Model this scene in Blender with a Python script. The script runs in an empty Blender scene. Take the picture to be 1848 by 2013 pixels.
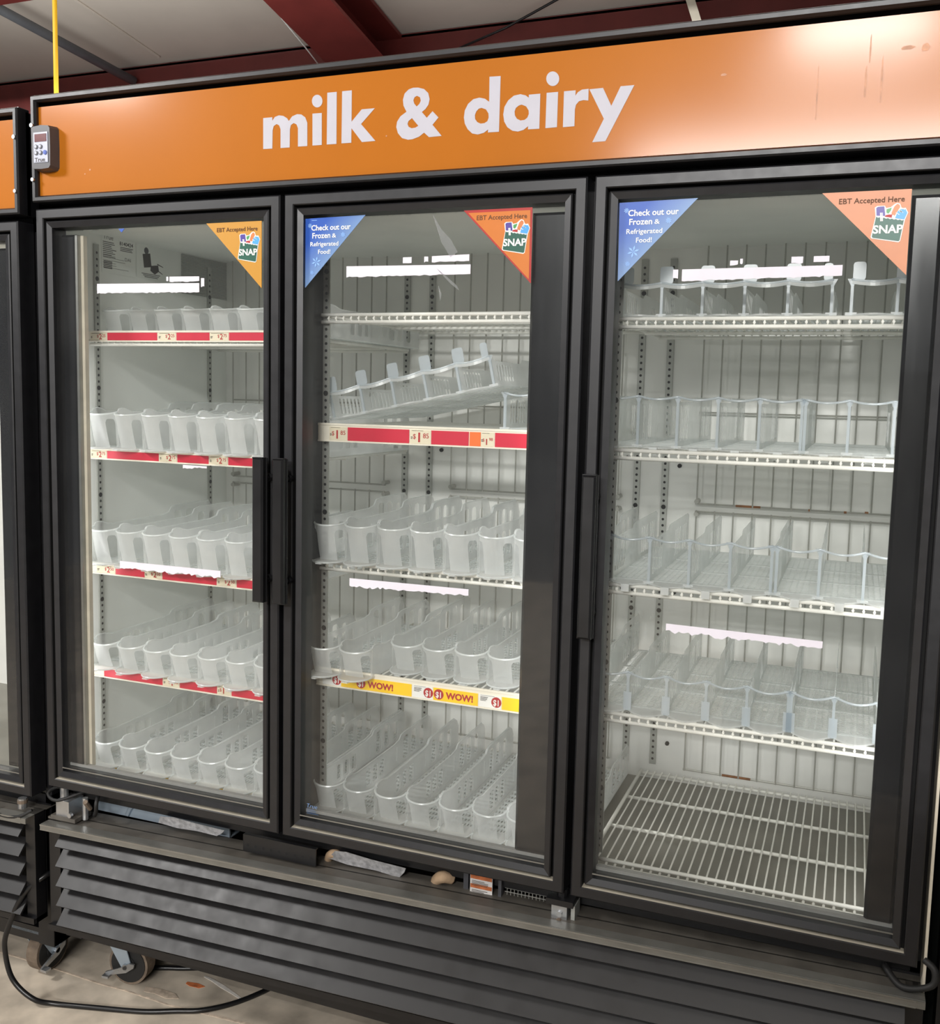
import bpy, math, random
from mathutils import Vector, Matrix
from mathutils.geometry import tessellate_polygon

random.seed(7)
SC = bpy.context.scene
COL = SC.collection

# ---------------------------------------------------------------- camera
CAM = (1.7980, -1.8243, 1.55)
YAW, PITCH, ROLL = 0.370664, -0.104254, 0.0232306
F_PX, CX_PX, CY_PX, W_PX, H_PX = 1945.0, 924.0, 980.84, 1848, 2013
cd = bpy.data.cameras.new('camera')
cam = bpy.data.objects.new('camera', cd)
COL.objects.link(cam)
_cy, _sy, _cp, _sp = math.cos(YAW), math.sin(YAW), math.cos(PITCH), math.sin(PITCH)
_f = Vector((-_sy * _cp, _cy * _cp, _sp)); _r = Vector((_cy, _sy, 0.0)); _u = _r.cross(_f)
_cr, _sr = math.cos(ROLL), math.sin(ROLL)
_r2 = _r * _cr + _u * _sr; _u2 = -_r * _sr + _u * _cr
M = Matrix((_r2, _u2, -_f)).transposed().to_4x4()
M.translation = Vector(CAM)
cam.matrix_world = M
cd.sensor_fit = 'HORIZONTAL'
cd.sensor_width = 36.0
cd.lens = F_PX / W_PX * 36.0
cd.shift_x = 0.0
cd.shift_y = -(H_PX / 2 - CY_PX) / W_PX
cd.clip_start = 0.05
SC.camera = cam

# ---------------------------------------------------------------- light and exposure
SC.view_settings.view_transform = 'Standard'
SC.view_settings.look = 'None'
SC.view_settings.gamma = 1.0
SC.view_settings.exposure = 0.0
SC.view_settings.use_curve_mapping = False
SC.cycles.transparent_max_bounces = 40
SC.cycles.max_bounces = 16
SC.cycles.diffuse_bounces = 9
SC.cycles.transmission_bounces = 12

world = bpy.data.worlds.new('store_ambient'); SC.world = world
world.use_nodes = True
wb = world.node_tree.nodes['Background']
wb.inputs[0].default_value = (0.94, 0.97, 1.0, 1)
wb.inputs[1].default_value = 0.16


def area(name, loc, target, sx, sy, power, color=(1, 0.985, 0.97)):
    l = bpy.data.lights.new(name, 'AREA')
    l.shape = 'RECTANGLE'; l.size = sx; l.size_y = sy; l.energy = power; l.color = color
    o = bpy.data.objects.new(name, l)
    o.location = loc
    o.rotation_euler = (Vector(target) - Vector(loc)).to_track_quat('-Z', 'Y').to_euler()
    COL.objects.link(o)
    return o


# fluorescent strips under the store roof, in front of the coolers, except the ceiling fill
area('store_light_main', (2.25, -5.0, 3.70), (1.2, 0.3, 1.0), 2.6, 0.4, 40)
area('store_light_core', (1.70, -4.0, 3.54), (1.7, 0.0, 2.0), 0.7, 0.08, 40)
area('store_light_far', (1.6, -8.0, 3.76), (1.2, 0.3, 1.1), 4.0, 0.3, 420)
area('store_light_left', (-1.95, -2.0, 3.15), (0.2, 0.1, 0.2), 0.8, 0.30, 78)
area('ceiling_fill', (0.2, 0.45, 2.30), (0.2, 0.45, 4.0), 2.6, 0.4, 10)  # fill added on the cooler tops, out of sight, to brighten the ceiling
# added interior fill, behind the black covers on the hinge side of each door
for k, (x, p) in enumerate(((0.050, 0.5), (1.236, 0.9), (1.887, 0.75))):
    area('interior_fill_%d' % (k + 1), (x, 0.066, 1.12), (x, 1.0, 1.12), 0.03, 1.0, p)


# ---------------------------------------------------------------- materials
MATS = {}


def lin(c):
    def f(v):
        v /= 255.0
        return v / 12.92 if v <= 0.04045 else ((v + 0.055) / 1.055) ** 2.4
    return tuple(f(v) for v in c) + (1,)


def mat(name, rgb, rough=0.5, metal=0.0, spec=0.5, var=0.08, scale=30.0, rvar=0.0, bump=0.0, coat=0.0, coat_rough=0.2, stretch=None):
    """Principled material with noise-driven colour and roughness."""
    m = bpy.data.materials.new(name); m.use_nodes = True
    nt = m.node_tree; n = nt.nodes; L = nt.links
    b = n['Principled BSDF']
    c = lin(rgb)
    tc = n.new('ShaderNodeTexCoord'); nz = n.new('ShaderNodeTexNoise')
    nz.inputs['Scale'].default_value = scale; nz.inputs['Detail'].default_value = 4
    src = tc.outputs['Object']
    if stretch:
        mp = n.new('ShaderNodeMapping'); mp.inputs['Scale'].default_value = stretch
        L.new(src, mp.inputs[0]); src = mp.outputs[0]
    L.new(src, nz.inputs['Vector'])
    rp = n.new('ShaderNodeValToRGB')
    rp.color_ramp.elements[0].position = 0.3; rp.color_ramp.elements[1].position = 0.7
    rp.color_ramp.elements[0].color = tuple(max(0, x * (1 - var)) for x in c[:3]) + (1,)
    rp.color_ramp.elements[1].color = tuple(min(1, x * (1 + var)) for x in c[:3]) + (1,)
    L.new(nz.outputs['Fac'], rp.inputs[0]); L.new(rp.outputs[0], b.inputs['Base Color'])
    b.inputs['Metallic'].default_value = metal
    b.inputs['Specular IOR Level'].default_value = spec
    b.inputs['Roughness'].default_value = rough
    if rvar:
        mr = n.new('ShaderNodeMapRange')
        mr.inputs['To Min'].default_value = max(0.02, rough - rvar); mr.inputs['To Max'].default_value = min(1, rough + rvar)
        L.new(nz.outputs['Fac'], mr.inputs[0]); L.new(mr.outputs[0], b.inputs['Roughness'])
    if coat:
        b.inputs['Coat Weight'].default_value = coat; b.inputs['Coat Roughness'].default_value = coat_rough
    if bump:
        bp = n.new('ShaderNodeBump'); bp.inputs['Strength'].default_value = bump; bp.inputs['Distance'].default_value = 0.002
        L.new(nz.outputs['Fac'], bp.inputs['Height']); L.new(bp.outputs[0], b.inputs['Normal'])
    MATS[name] = m
    return m


def sheet(name, rgb, clear, rough=0.35, trans=0.5, refl=0.06):
    """Translucent plastic: see-through share + diffuse + translucent + a glossy skin."""
    m = bpy.data.materials.new(name); m.use_nodes = True
    nt = m.node_tree; n = nt.nodes; L = nt.links
    for x in list(n):
        n.remove(x)
    out = n.new('ShaderNodeOutputMaterial')
    c = lin(rgb)
    tr = n.new('ShaderNodeBsdfTransparent')
    di = n.new('ShaderNodeBsdfDiffuse'); di.inputs[0].default_value = c
    tl = n.new('ShaderNodeBsdfTranslucent'); tl.inputs[0].default_value = c
    gl = n.new('ShaderNodeBsdfGlossy'); gl.inputs['Roughness'].default_value = rough
    tc = n.new('ShaderNodeTexCoord'); nz = n.new('ShaderNodeTexNoise'); nz.inputs['Scale'].default_value = 25
    L.new(tc.outputs['Object'], nz.inputs['Vector'])
    mr = n.new('ShaderNodeMapRange'); mr.inputs['To Min'].default_value = max(0, clear - 0.06); mr.inputs['To Max'].default_value = clear + 0.06
    L.new(nz.outputs['Fac'], mr.inputs[0])
    m1 = n.new('ShaderNodeMixShader'); m1.inputs[0].default_value = trans
    L.new(di.outputs[0], m1.inputs[1]); L.new(tl.outputs[0], m1.inputs[2])
    m2 = n.new('ShaderNodeMixShader'); L.new(mr.outputs[0], m2.inputs[0])
    L.new(m1.outputs[0], m2.inputs[1]); L.new(tr.outputs[0], m2.inputs[2])
    m3 = n.new('ShaderNodeMixShader'); m3.inputs[0].default_value = refl
    L.new(m2.outputs[0], m3.inputs[1]); L.new(gl.outputs[0], m3.inputs[2])
    L.new(m3.outputs[0], out.inputs[0])
    MATS[name] = m
    return m


def glass(name):
    m = bpy.data.materials.new(name); m.use_nodes = True
    nt = m.node_tree; n = nt.nodes; L = nt.links
    for x in list(n):
        n.remove(x)
    out = n.new('ShaderNodeOutputMaterial')
    tr = n.new('ShaderNodeBsdfTransparent'); tr.inputs[0].default_value = (0.985, 0.99, 0.985, 1)
    gl = n.new('ShaderNodeBsdfGlossy'); gl.inputs['Roughness'].default_value = 0.03
    lw = n.new('ShaderNodeLayerWeight'); lw.inputs['Blend'].default_value = 0.5
    pw = n.new('ShaderNodeMath'); pw.operation = 'POWER'; pw.inputs[1].default_value = 5.0
    fr = n.new('ShaderNodeMath'); fr.operation = 'MULTIPLY_ADD'; fr.inputs[1].default_value = 0.7; fr.inputs[2].default_value = 0.03
    L.new(lw.outputs['Facing'], pw.inputs[0]); L.new(pw.outputs[0], fr.inputs[0])
    mx = n.new('ShaderNodeMixShader')
    L.new(fr.outputs[0], mx.inputs[0]); L.new(tr.outputs[0], mx.inputs[1]); L.new(gl.outputs[0], mx.inputs[2])
    # a faint film of dust on the pane
    df = n.new('ShaderNodeBsdfDiffuse'); df.inputs[0].default_value = (0.7, 0.7, 0.68, 1)
    tc = n.new('ShaderNodeTexCoord'); nz = n.new('ShaderNodeTexNoise'); nz.inputs['Scale'].default_value = 5; nz.inputs['Detail'].default_value = 6
    L.new(tc.outputs['Object'], nz.inputs['Vector'])
    mr = n.new('ShaderNodeMapRange'); mr.inputs['To Min'].default_value = 0.0; mr.inputs['To Max'].default_value = 0.02
    L.new(nz.outputs['Fac'], mr.inputs[0])
    m2 = n.new('ShaderNodeMixShader'); L.new(mr.outputs[0], m2.inputs[0])
    L.new(mx.outputs[0], m2.inputs[1]); L.new(df.outputs[0], m2.inputs[2])
    L.new(m2.outputs[0], out.inputs[0])
    MATS[name] = m


def gradient_print(name, ca, cb, axis, v0, v1):
    """printed two-colour fade, laid along an object-space direction (part of the print)"""
    m = mat(name, ca, 0.4)
    nt = m.node_tree; n = nt.nodes; L = nt.links; b = n['Principled BSDF']
    tc = n.new('ShaderNodeTexCoord'); dp = n.new('ShaderNodeVectorMath'); dp.operation = 'DOT_PRODUCT'
    dp.inputs[1].default_value = axis
    L.new(tc.outputs['Object'], dp.inputs[0])
    mr = n.new('ShaderNodeMapRange'); mr.inputs['From Min'].default_value = v0; mr.inputs['From Max'].default_value = v1
    L.new(dp.outputs['Value'], mr.inputs[0])
    rp = n.new('ShaderNodeValToRGB'); rp.color_ramp.elements[0].color = lin(ca); rp.color_ramp.elements[1].color = lin(cb)
    L.new(mr.outputs[0], rp.inputs[0]); L.new(rp.outputs[0], b.inputs['Base Color'])
    return m


mat('black_paint', (19, 19, 21), 0.36, var=0.25, scale=14, rvar=0.08, spec=0.55)
mat('black_frame', (24, 24, 27), 0.42, var=0.15, scale=40, rvar=0.06, spec=0.6)
mat('black_band', (15, 16, 20), 0.22, var=0.3, scale=3.0, rvar=0.12, stretch=(6, 6, 0.8), spec=0.5)
mat('gap_black', (10, 10, 10), 0.8, var=0.1)
mat('black_louver', (22, 21, 22), 0.42, var=0.2, scale=22, rvar=0.12, spec=0.5)
mat('dusty_ledge', (84, 80, 74), 0.5, var=0.25, scale=18, rvar=0.1)
mat('metal_edge', (150, 150, 146), 0.35, metal=0.8, var=0.1)
mat('orange_sign', (176, 101, 11), 0.5, var=0.03, scale=4, spec=0.12, coat=0.42, coat_rough=0.15)
mat('sign_white', (184, 182, 191), 0.5, var=0.02)
mat('stain_brown', (196, 140, 104), 0.5, var=0.3, scale=40)
mat('liner_grey', (236, 238, 234), 0.5, var=0.04, scale=8)
mat('back_metal', (238, 238, 234), 0.42, var=0.07, scale=6, rvar=0.1, metal=0.15)
mat('interior_floor', (128, 126, 118), 0.55, var=0.12, scale=12)
mat('hole_black', (22, 22, 22), 0.9, var=0.0)
mat('pilaster_metal', (176, 178, 172), 0.4, metal=0.35, var=0.06)
mat('guard_wire', (178, 177, 170), 0.35, metal=0.25, var=0.1)
mat('rust', (138, 88, 48), 0.8, var=0.3, scale=60)
mat('shelf_white', (238, 237, 230), 0.38, var=0.04, scale=40)
mat('rail_cream', (236, 230, 214), 0.4, var=0.03)
mat('tag_red', (206, 36, 62), 0.4, var=0.03)
mat('tag_cream', (226, 216, 190), 0.5, var=0.04)
mat('tag_white', (236, 236, 232), 0.45, var=0.02)
mat('tag_yellow', (250, 204, 20), 0.4, var=0.03)
mat('tag_orange', (240, 116, 50), 0.4, var=0.03)
mat('ink_red', (176, 30, 36), 0.5, var=0.03)
mat('ink_dark', (58, 52, 46), 0.6, var=0.05)
mat('ink_brown', (92, 52, 14), 0.6, var=0.05)
mat('paper_white', (224, 219, 228), 0.7, var=0.02)
mat('spacer', (150, 150, 148), 0.45, metal=0.3, var=0.05)
mat('gasket_cream', (206, 198, 180), 0.6, var=0.08)
mat('decal_red', (168, 34, 26), 0.4)
mat('decal_orange', (200, 112, 30), 0.4, var=0.03)
mat('decal_glare', (200, 124, 76), 0.4, var=0.03)  # right sticker's orange with the glare painted into the colour
gradient_print('decal_yellow', (196, 140, 44), (206, 176, 52), (0, 0, -1), 0.01, 0.09)
gradient_print('decal_blue', (32, 82, 176), (112, 144, 190), (0.707, 0, -0.707), 0.04, 0.1)
mat('snow_blue', (136, 178, 236), 0.4)
mat('mark_blue', (74, 106, 150), 0.5)
mat('snap_green', (28, 88, 72), 0.4)
mat('snap_purple', (78, 62, 150), 0.4)
mat('snap_leaf', (70, 150, 84), 0.4)
mat('snap_bread', (206, 122, 70), 0.4)
mat('snap_blue', (74, 158, 226), 0.4)
mat('display_grey', (74, 74, 78), 0.45, var=0.05)
mat('display_face', (170, 174, 190), 0.4, var=0.03)
mat('display_red', (92, 22, 28), 0.2, var=0.05)
mat('button_blue', (40, 76, 170), 0.4)
mat('steel', (186, 188, 190), 0.3, metal=0.85, var=0.08, scale=20, rvar=0.1)
mat('zinc', (172, 186, 198), 0.35, metal=0.5, var=0.08, scale=10)
mat('foil', (206, 206, 208), 0.3, metal=0.45, var=0.3, scale=90, bump=0.9)
mat('tan_foam', (180, 152, 122), 0.8, var=0.2, scale=40)
mat('rubber', (28, 28, 28), 0.6, var=0.2, scale=30)
mat('wheel_tread', (112, 98, 84), 0.8, var=0.25, scale=50)
mat('cord_black', (20, 20, 21), 0.3, var=0.1)
mat('beam_red', (104, 40, 36), 0.5, var=0.14, scale=10)
mat('ceiling_white', (206, 198, 186), 0.8, var=0.04, scale=6, bump=0.15)
mat('wall_dark', (66, 42, 38), 0.8, var=0.1)
mat('pipe_grey', (104, 108, 112), 0.5, var=0.1)
mat('yellow_cord', (226, 176, 30), 0.5, var=0.06)
mat('concrete', (190, 178, 161), 0.75, var=0.36, scale=8.0, rvar=0.1, bump=0.2)
mat('crack_pale', (186, 170, 152), 0.8, var=0.3, scale=60)
mat('paint_white', (214, 208, 200), 0.7, var=0.15, scale=60)
mat('paint_orange', (196, 112, 66), 0.7, var=0.3, scale=60)
mat('green_grey', (84, 90, 86), 0.6, var=0.1)
mat('warn_white', (222, 218, 214), 0.5)
sheet('tray_frost', (251, 253, 253), 0.45)
sheet('tray_wall', (253, 254, 254), 0.66)
mat('lip_metal', (128, 127, 122), 0.38, metal=0.55, var=0.12, scale=20, rvar=0.08)
sheet('tray_clear', (244, 248, 247), 0.66, rough=0.2, refl=0.1)
sheet('tray_rim', (248, 251, 251), 0.15, rough=0.25, refl=0.1)
sheet('tray_post', (232, 240, 246), 0.38, rough=0.2, refl=0.12)
sheet('wrinkle_film', (230, 232, 230), 0.8, rough=0.15, refl=0.25)
glass('pane_glass')


# ---------------------------------------------------------------- mesh builder
class MB:
    def __init__(s):
        s.v = []; s.f = []; s.m = []

    def poly(s, pts, m):
        i = len(s.v); s.v += [tuple(p) for p in pts]; s.f.append(tuple(range(i, i + len(pts)))); s.m.append(m)

    def tris(s, pts, tri, m):
        i = len(s.v); s.v += [tuple(p) for p in pts]
        for t in tri:
            s.f.append(tuple(i + k for k in t)); s.m.append(m)

    def box(s, x0, x1, y0, y1, z0, z1, m):
        i = len(s.v)
        s.v += [(x, y, z) for x in (x0, x1) for y in (y0, y1) for z in (z0, z1)]
        for q in ((0, 1, 3, 2), (4, 6, 7, 5), (0, 4, 5, 1), (2, 3, 7, 6), (0, 2, 6, 4), (1, 5, 7, 3)):
            s.f.append(tuple(i + k for k in q)); s.m.append(m)

    def bbox(s, x0, x1, y0, y1, z0, z1, m, c=0.003):
        """box whose front (low y) edges are chamfered"""
        i = len(s.v)
        s.v += [(x0, y1, z0), (x1, y1, z0), (x1, y1, z1), (x0, y1, z1),
                (x0, y0 + c, z0), (x1, y0 + c, z0), (x1, y0 + c, z1), (x0, y0 + c, z1),
                (x0 + c, y0, z0 + c), (x1 - c, y0, z0 + c), (x1 - c, y0, z1 - c), (x0 + c, y0, z1 - c)]
        qs = [(0, 3, 2, 1), (8, 9, 10, 11)]
        for a, b in ((0, 4), (4, 8)):
            for k in range(4):
                qs.append((a + k, a + (k + 1) % 4, b + (k + 1) % 4, b + k))
        for q in qs:
            s.f.append(tuple(i + k for k in q)); s.m.append(m)

    def cyl(s, a, b, r, m, n=8, r2=None, cap=True):
        a = Vector(a); b = Vector(b); d = (b - a).normalized()
        u = d.cross(Vector((0, 0, 1)) if abs(d.z) < 0.9 else Vector((1, 0, 0))).normalized(); w = d.cross(u)
        i = len(s.v); r2 = r if r2 is None else r2
        for p, rr in ((a, r), (b, r2)):
            for k in range(n):
                t = 2 * math.pi * k / n
                s.v.append(tuple(p + (u * math.cos(t) + w * math.sin(t)) * rr))
        for k in range(n):
            s.f.append((i + k, i + (k + 1) % n, i + n + (k + 1) % n, i + n + k)); s.m.append(m)
        if cap:
            s.f.append(tuple(i + n - 1 - k for k in range(n))); s.m.append(m)
            s.f.append(tuple(i + n + k for k in range(n))); s.m.append(m)

    def tube(s, pts, r, m, n=8):
        pts = [Vector(p) for p in pts]
        i = len(s.v); up = Vector((0, 0, 1)); prev = None
        for k, p in enumerate(pts):
            d = (pts[min(k + 1, len(pts) - 1)] - pts[max(k - 1, 0)]).normalized()
            if prev is None:
                u = d.cross(up if abs(d.z) < 0.9 else Vector((1, 0, 0))).normalized()
            else:
                u = (prev - d * prev.dot(d)).normalized()
            prev = u; w = d.cross(u)
            for j in range(n):
                t = 2 * math.pi * j / n
                s.v.append(tuple(p + (u * math.cos(t) + w * math.sin(t)) * r))
        for k in range(len(pts) - 1):
            for j in range(n):
                a = i + k * n + j; b = i + k * n + (j + 1) % n
                s.f.append((a, b, b + n, a + n)); s.m.append(m)
        s.f.append(tuple(i + n - 1 - k for k in range(n))); s.m.append(m)
        e = i + (len(pts) - 1) * n
        s.f.append(tuple(e + k for k in range(n))); s.m.append(m)

    def disc(s, c, nrm, r, m, n=10):
        c = Vector(c); d = Vector(nrm).normalized()
        u = d.cross(Vector((0, 0, 1)) if abs(d.z) < 0.9 else Vector((1, 0, 0))).normalized(); w = d.cross(u)
        s.poly([c + (u * math.cos(2 * math.pi * k / n) + w * math.sin(2 * math.pi * k / n)) * r for k in range(n)], m)

    def flat(s, loops, m, fn):
        """2-D outline with holes, mapped to 3-D with fn(a, b)"""
        ls = [[Vector((a, b, 0)) for a, b in l] for l in loops]
        t = tessellate_polygon(ls)
        pts = [fn(p.x, p.y) for l in ls for p in l]
        s.tris(pts, t, m)

    def slab(s, loops, m, fa, fb):
        """outline with thickness: face at fa, sides to fb"""
        s.flat(loops, m, fa); s.flat(loops, m, fb)
        for l in loops:
            for k in range(len(l)):
                p, q = l[k], l[(k + 1) % len(l)]
                s.poly([fa(*p), fa(*q), fb(*q), fb(*p)], m)

    def text(s, txt, m, fn, size=1.0, width=None, align='l', bold=0.0):
        vs, fs = glyphs(txt, bold)
        x0 = min(v[0] for v in vs); x1 = max(v[0] for v in vs)
        sx = (width / (x1 - x0)) if width else size
        sh = {'l': -x0 * sx, 'c': -(x0 + x1) / 2 * sx, 'r': -x1 * sx}[align]
        i = len(s.v)
        s.v += [tuple(fn(v[0] * sx + sh, v[1] * size)) for v in vs]
        for f in fs:
            s.f.append(tuple(i + k for k in f)); s.m.append(m)

    def xf(s, fn):
        s.v = [tuple(fn(*v)) for v in s.v]
        return s

    def build(s, name, parent=None, smooth=False, loc=None):
        me = bpy.data.meshes.new(name)
        me.from_pydata(s.v, [], s.f)
        names = []
        for m in s.m:
            if m not in names:
                names.append(m)
        for m in names:
            me.materials.append(MATS[m])
        me.polygons.foreach_set('material_index', [names.index(m) for m in s.m])
        if smooth:
            me.polygons.foreach_set('use_smooth', [True] * len(me.polygons))
        me.update()
        o = bpy.data.objects.new(name, me)
        COL.objects.link(o)
        if parent:
            o.parent = parent
        if loc:
            o.location = loc
        return o


_G = {}


def glyphs(txt, bold):
    k = (txt, bold)
    if k not in _G:
        c = bpy.data.curves.new('lettering', 'FONT'); c.body = txt; c.size = 1.0; c.offset = bold; c.resolution_u = 3
        o = bpy.data.objects.new('lettering', c)
        me = bpy.data.meshes.new_from_object(o)
        _G[k] = ([(v.co.x, v.co.y) for v in me.vertices], [tuple(p.vertices) for p in me.polygons])
        bpy.data.objects.remove(o); bpy.data.meshes.remove(me); bpy.data.curves.remove(c)
    return _G[k]


def tag(o, label=None, cat=None, group=None, kind=None):
    if label: o['label'] = label
    if cat: o['category'] = cat
    if group: o['group'] = group
    if kind: o['kind'] = kind
    return o


def thing(name, label, cat, loc=(0, 0, 0), group=None):
    o = bpy.data.objects.new(name, None); COL.objects.link(o)
    o.location = loc; o.empty_display_size = 0.05
    return tag(o, label, cat, group)


def copy_tree(o, parent=None):
    c = o.copy(); COL.objects.link(c); c.parent = parent
    for ch in list(o.children):
        copy_tree(ch, c)
    return c


def front(y):
    """2-D (x, z) to a plane facing the aisle at depth y"""
    return lambda a, b: (a, y, b)


def spline(P, n=8):
    """Catmull-Rom through the points"""
    P = [Vector(p) for p in P]; out = []
    for k in range(len(P) - 1):
        p0 = P[max(k - 1, 0)]; p1 = P[k]; p2 = P[k + 1]; p3 = P[min(k + 2, len(P) - 1)]
        for j in range(n):
            t = j / n
            out.append(0.5 * ((2 * p1) + (p2 - p0) * t + (2 * p0 - 5 * p1 + 4 * p2 - p3) * t * t + (3 * p1 - p0 - 3 * p2 + p3) * t ** 3))
    out.append(P[-1])
    return out
SIGN = [[[(0.6048,2.1156),(0.627,2.1156),(0.627,2.1086),(0.6331,2.1156),(0.6429,2.1182),(0.6534,2.1162),(0.6627,2.1107),(0.6667,2.1049),(0.6745,2.1137),(0.6862,2.1172),(0.6966,2.1157),(0.7058,2.1091),(0.7105,2.0983),(0.7108,2.0519),(0.6887,2.0523),(0.6885,2.089),(0.685,2.0969),(0.6785,2.1),(0.6719,2.0968),(0.6694,2.0882),(0.669,2.0519),(0.6471,2.0522),(0.6469,2.0898),(0.6437,2.0978),(0.6376,2.1011),(0.6305,2.0977),(0.6278,2.089),(0.6271,2.0524),(0.6049,2.0528)]],[[(0.7225,2.1154),(0.7443,2.115),(0.7448,2.0518),(0.723,2.052)]],[[(0.7456,2.1383),(0.7451,2.1344),(0.7434,2.1311),(0.7407,2.1285),(0.7373,2.127),(0.7335,2.1267),(0.7296,2.1276),(0.7262,2.1297),(0.7234,2.1327),(0.7217,2.1363),(0.721,2.1403),(0.7216,2.1441),(0.7233,2.1475),(0.726,2.15),(0.7295,2.1515),(0.7333,2.1518),(0.7371,2.1509),(0.7405,2.1488),(0.7432,2.1458),(0.745,2.1422)]],[[(0.7567,2.1537),(0.7784,2.1535),(0.7787,2.0515),(0.7563,2.0519)]],[[(0.7907,2.1536),(0.8127,2.1536),(0.8129,2.0927),(0.8355,2.1149),(0.8648,2.1147),(0.8344,2.0864),(0.8671,2.0514),(0.8368,2.0512),(0.8128,2.0799),(0.8127,2.0515),(0.7903,2.0518)]],[[(0.9586,2.1462),(0.9716,2.1423),(0.9807,2.1339),(0.9839,2.1223),(0.9816,2.1121),(0.9754,2.1043),(0.9677,2.0993),(0.9786,2.0875),(0.9905,2.099),(1.0034,2.0862),(0.991,2.0734),(1.0109,2.0509),(0.984,2.0505),(0.9732,2.0598),(0.9627,2.0528),(0.9486,2.049),(0.939,2.0486),(0.9258,2.0527),(0.9165,2.0628),(0.9127,2.0747),(0.9144,2.085),(0.9215,2.0946),(0.9345,2.1024),(0.9278,2.1144),(0.9264,2.126),(0.9298,2.1372),(0.9385,2.1444),(0.9479,2.1467)],[(0.9565,2.1308),(0.9632,2.1275),(0.965,2.1207),(0.9622,2.1151),(0.9564,2.1106),(0.9509,2.1167),(0.9491,2.1231),(0.9514,2.1285)],[(0.9466,2.0893),(0.9607,2.0736),(0.9541,2.0706),(0.9463,2.0701),(0.9398,2.0733),(0.9373,2.0787),(0.9391,2.0842)]],[[(1.1074,2.1531),(1.13,2.1522),(1.1294,2.0502),(1.107,2.0505),(1.1073,2.0559),(1.0987,2.0505),(1.0863,2.0482),(1.0747,2.0509),(1.065,2.0596),(1.0589,2.0704),(1.0567,2.082),(1.0583,2.0951),(1.0649,2.1068),(1.0752,2.1144),(1.0877,2.1164),(1.0992,2.1134),(1.108,2.107)],[(1.093,2.097),(1.1018,2.0935),(1.1071,2.0856),(1.1078,2.078),(1.1054,2.0716),(1.0993,2.0683),(1.0916,2.068),(1.0847,2.0713),(1.0801,2.0773),(1.0795,2.0849),(1.0821,2.0913),(1.0871,2.096)]],[[(1.1872,2.1134),(1.2097,2.1133),(1.2097,2.0499),(1.1873,2.0504),(1.1875,2.0562),(1.1786,2.05),(1.1676,2.0478),(1.1564,2.0501),(1.1459,2.0574),(1.1395,2.0681),(1.1371,2.0814),(1.1392,2.0952),(1.1466,2.1066),(1.1575,2.1141),(1.1706,2.1157),(1.1808,2.1126),(1.1873,2.1079)],[(1.1736,2.0965),(1.1824,2.0926),(1.1876,2.0848),(1.1882,2.0783),(1.1856,2.072),(1.1801,2.0682),(1.1721,2.0677),(1.1649,2.0714),(1.1606,2.0777),(1.1598,2.0852),(1.1622,2.0914),(1.1678,2.0953)]],[[(1.222,2.1137),(1.2442,2.1136),(1.244,2.0502),(1.2216,2.05)]],[[(1.2456,2.1369),(1.2451,2.1329),(1.2434,2.1294),(1.2407,2.1268),(1.2373,2.1252),(1.2334,2.1249),(1.2295,2.1259),(1.2259,2.1281),(1.223,2.1313),(1.2211,2.1351),(1.2203,2.1392),(1.2208,2.1432),(1.2225,2.1467),(1.2252,2.1494),(1.2287,2.1509),(1.2325,2.1512),(1.2365,2.1502),(1.24,2.148),(1.2429,2.1448),(1.2448,2.141)]],[[(1.2555,2.1136),(1.2777,2.1135),(1.2776,2.1039),(1.2822,2.1098),(1.2898,2.1137),(1.3023,2.114),(1.3024,2.0932),(1.2934,2.0948),(1.2847,2.0934),(1.2792,2.0875),(1.2775,2.0795),(1.2776,2.0495),(1.2556,2.0493)]],[[(1.3038,2.113),(1.3293,2.1133),(1.3459,2.0803),(1.3619,2.1133),(1.387,2.1132),(1.3373,2.0186),(1.3125,2.0183),(1.3329,2.0585)]]]
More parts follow.
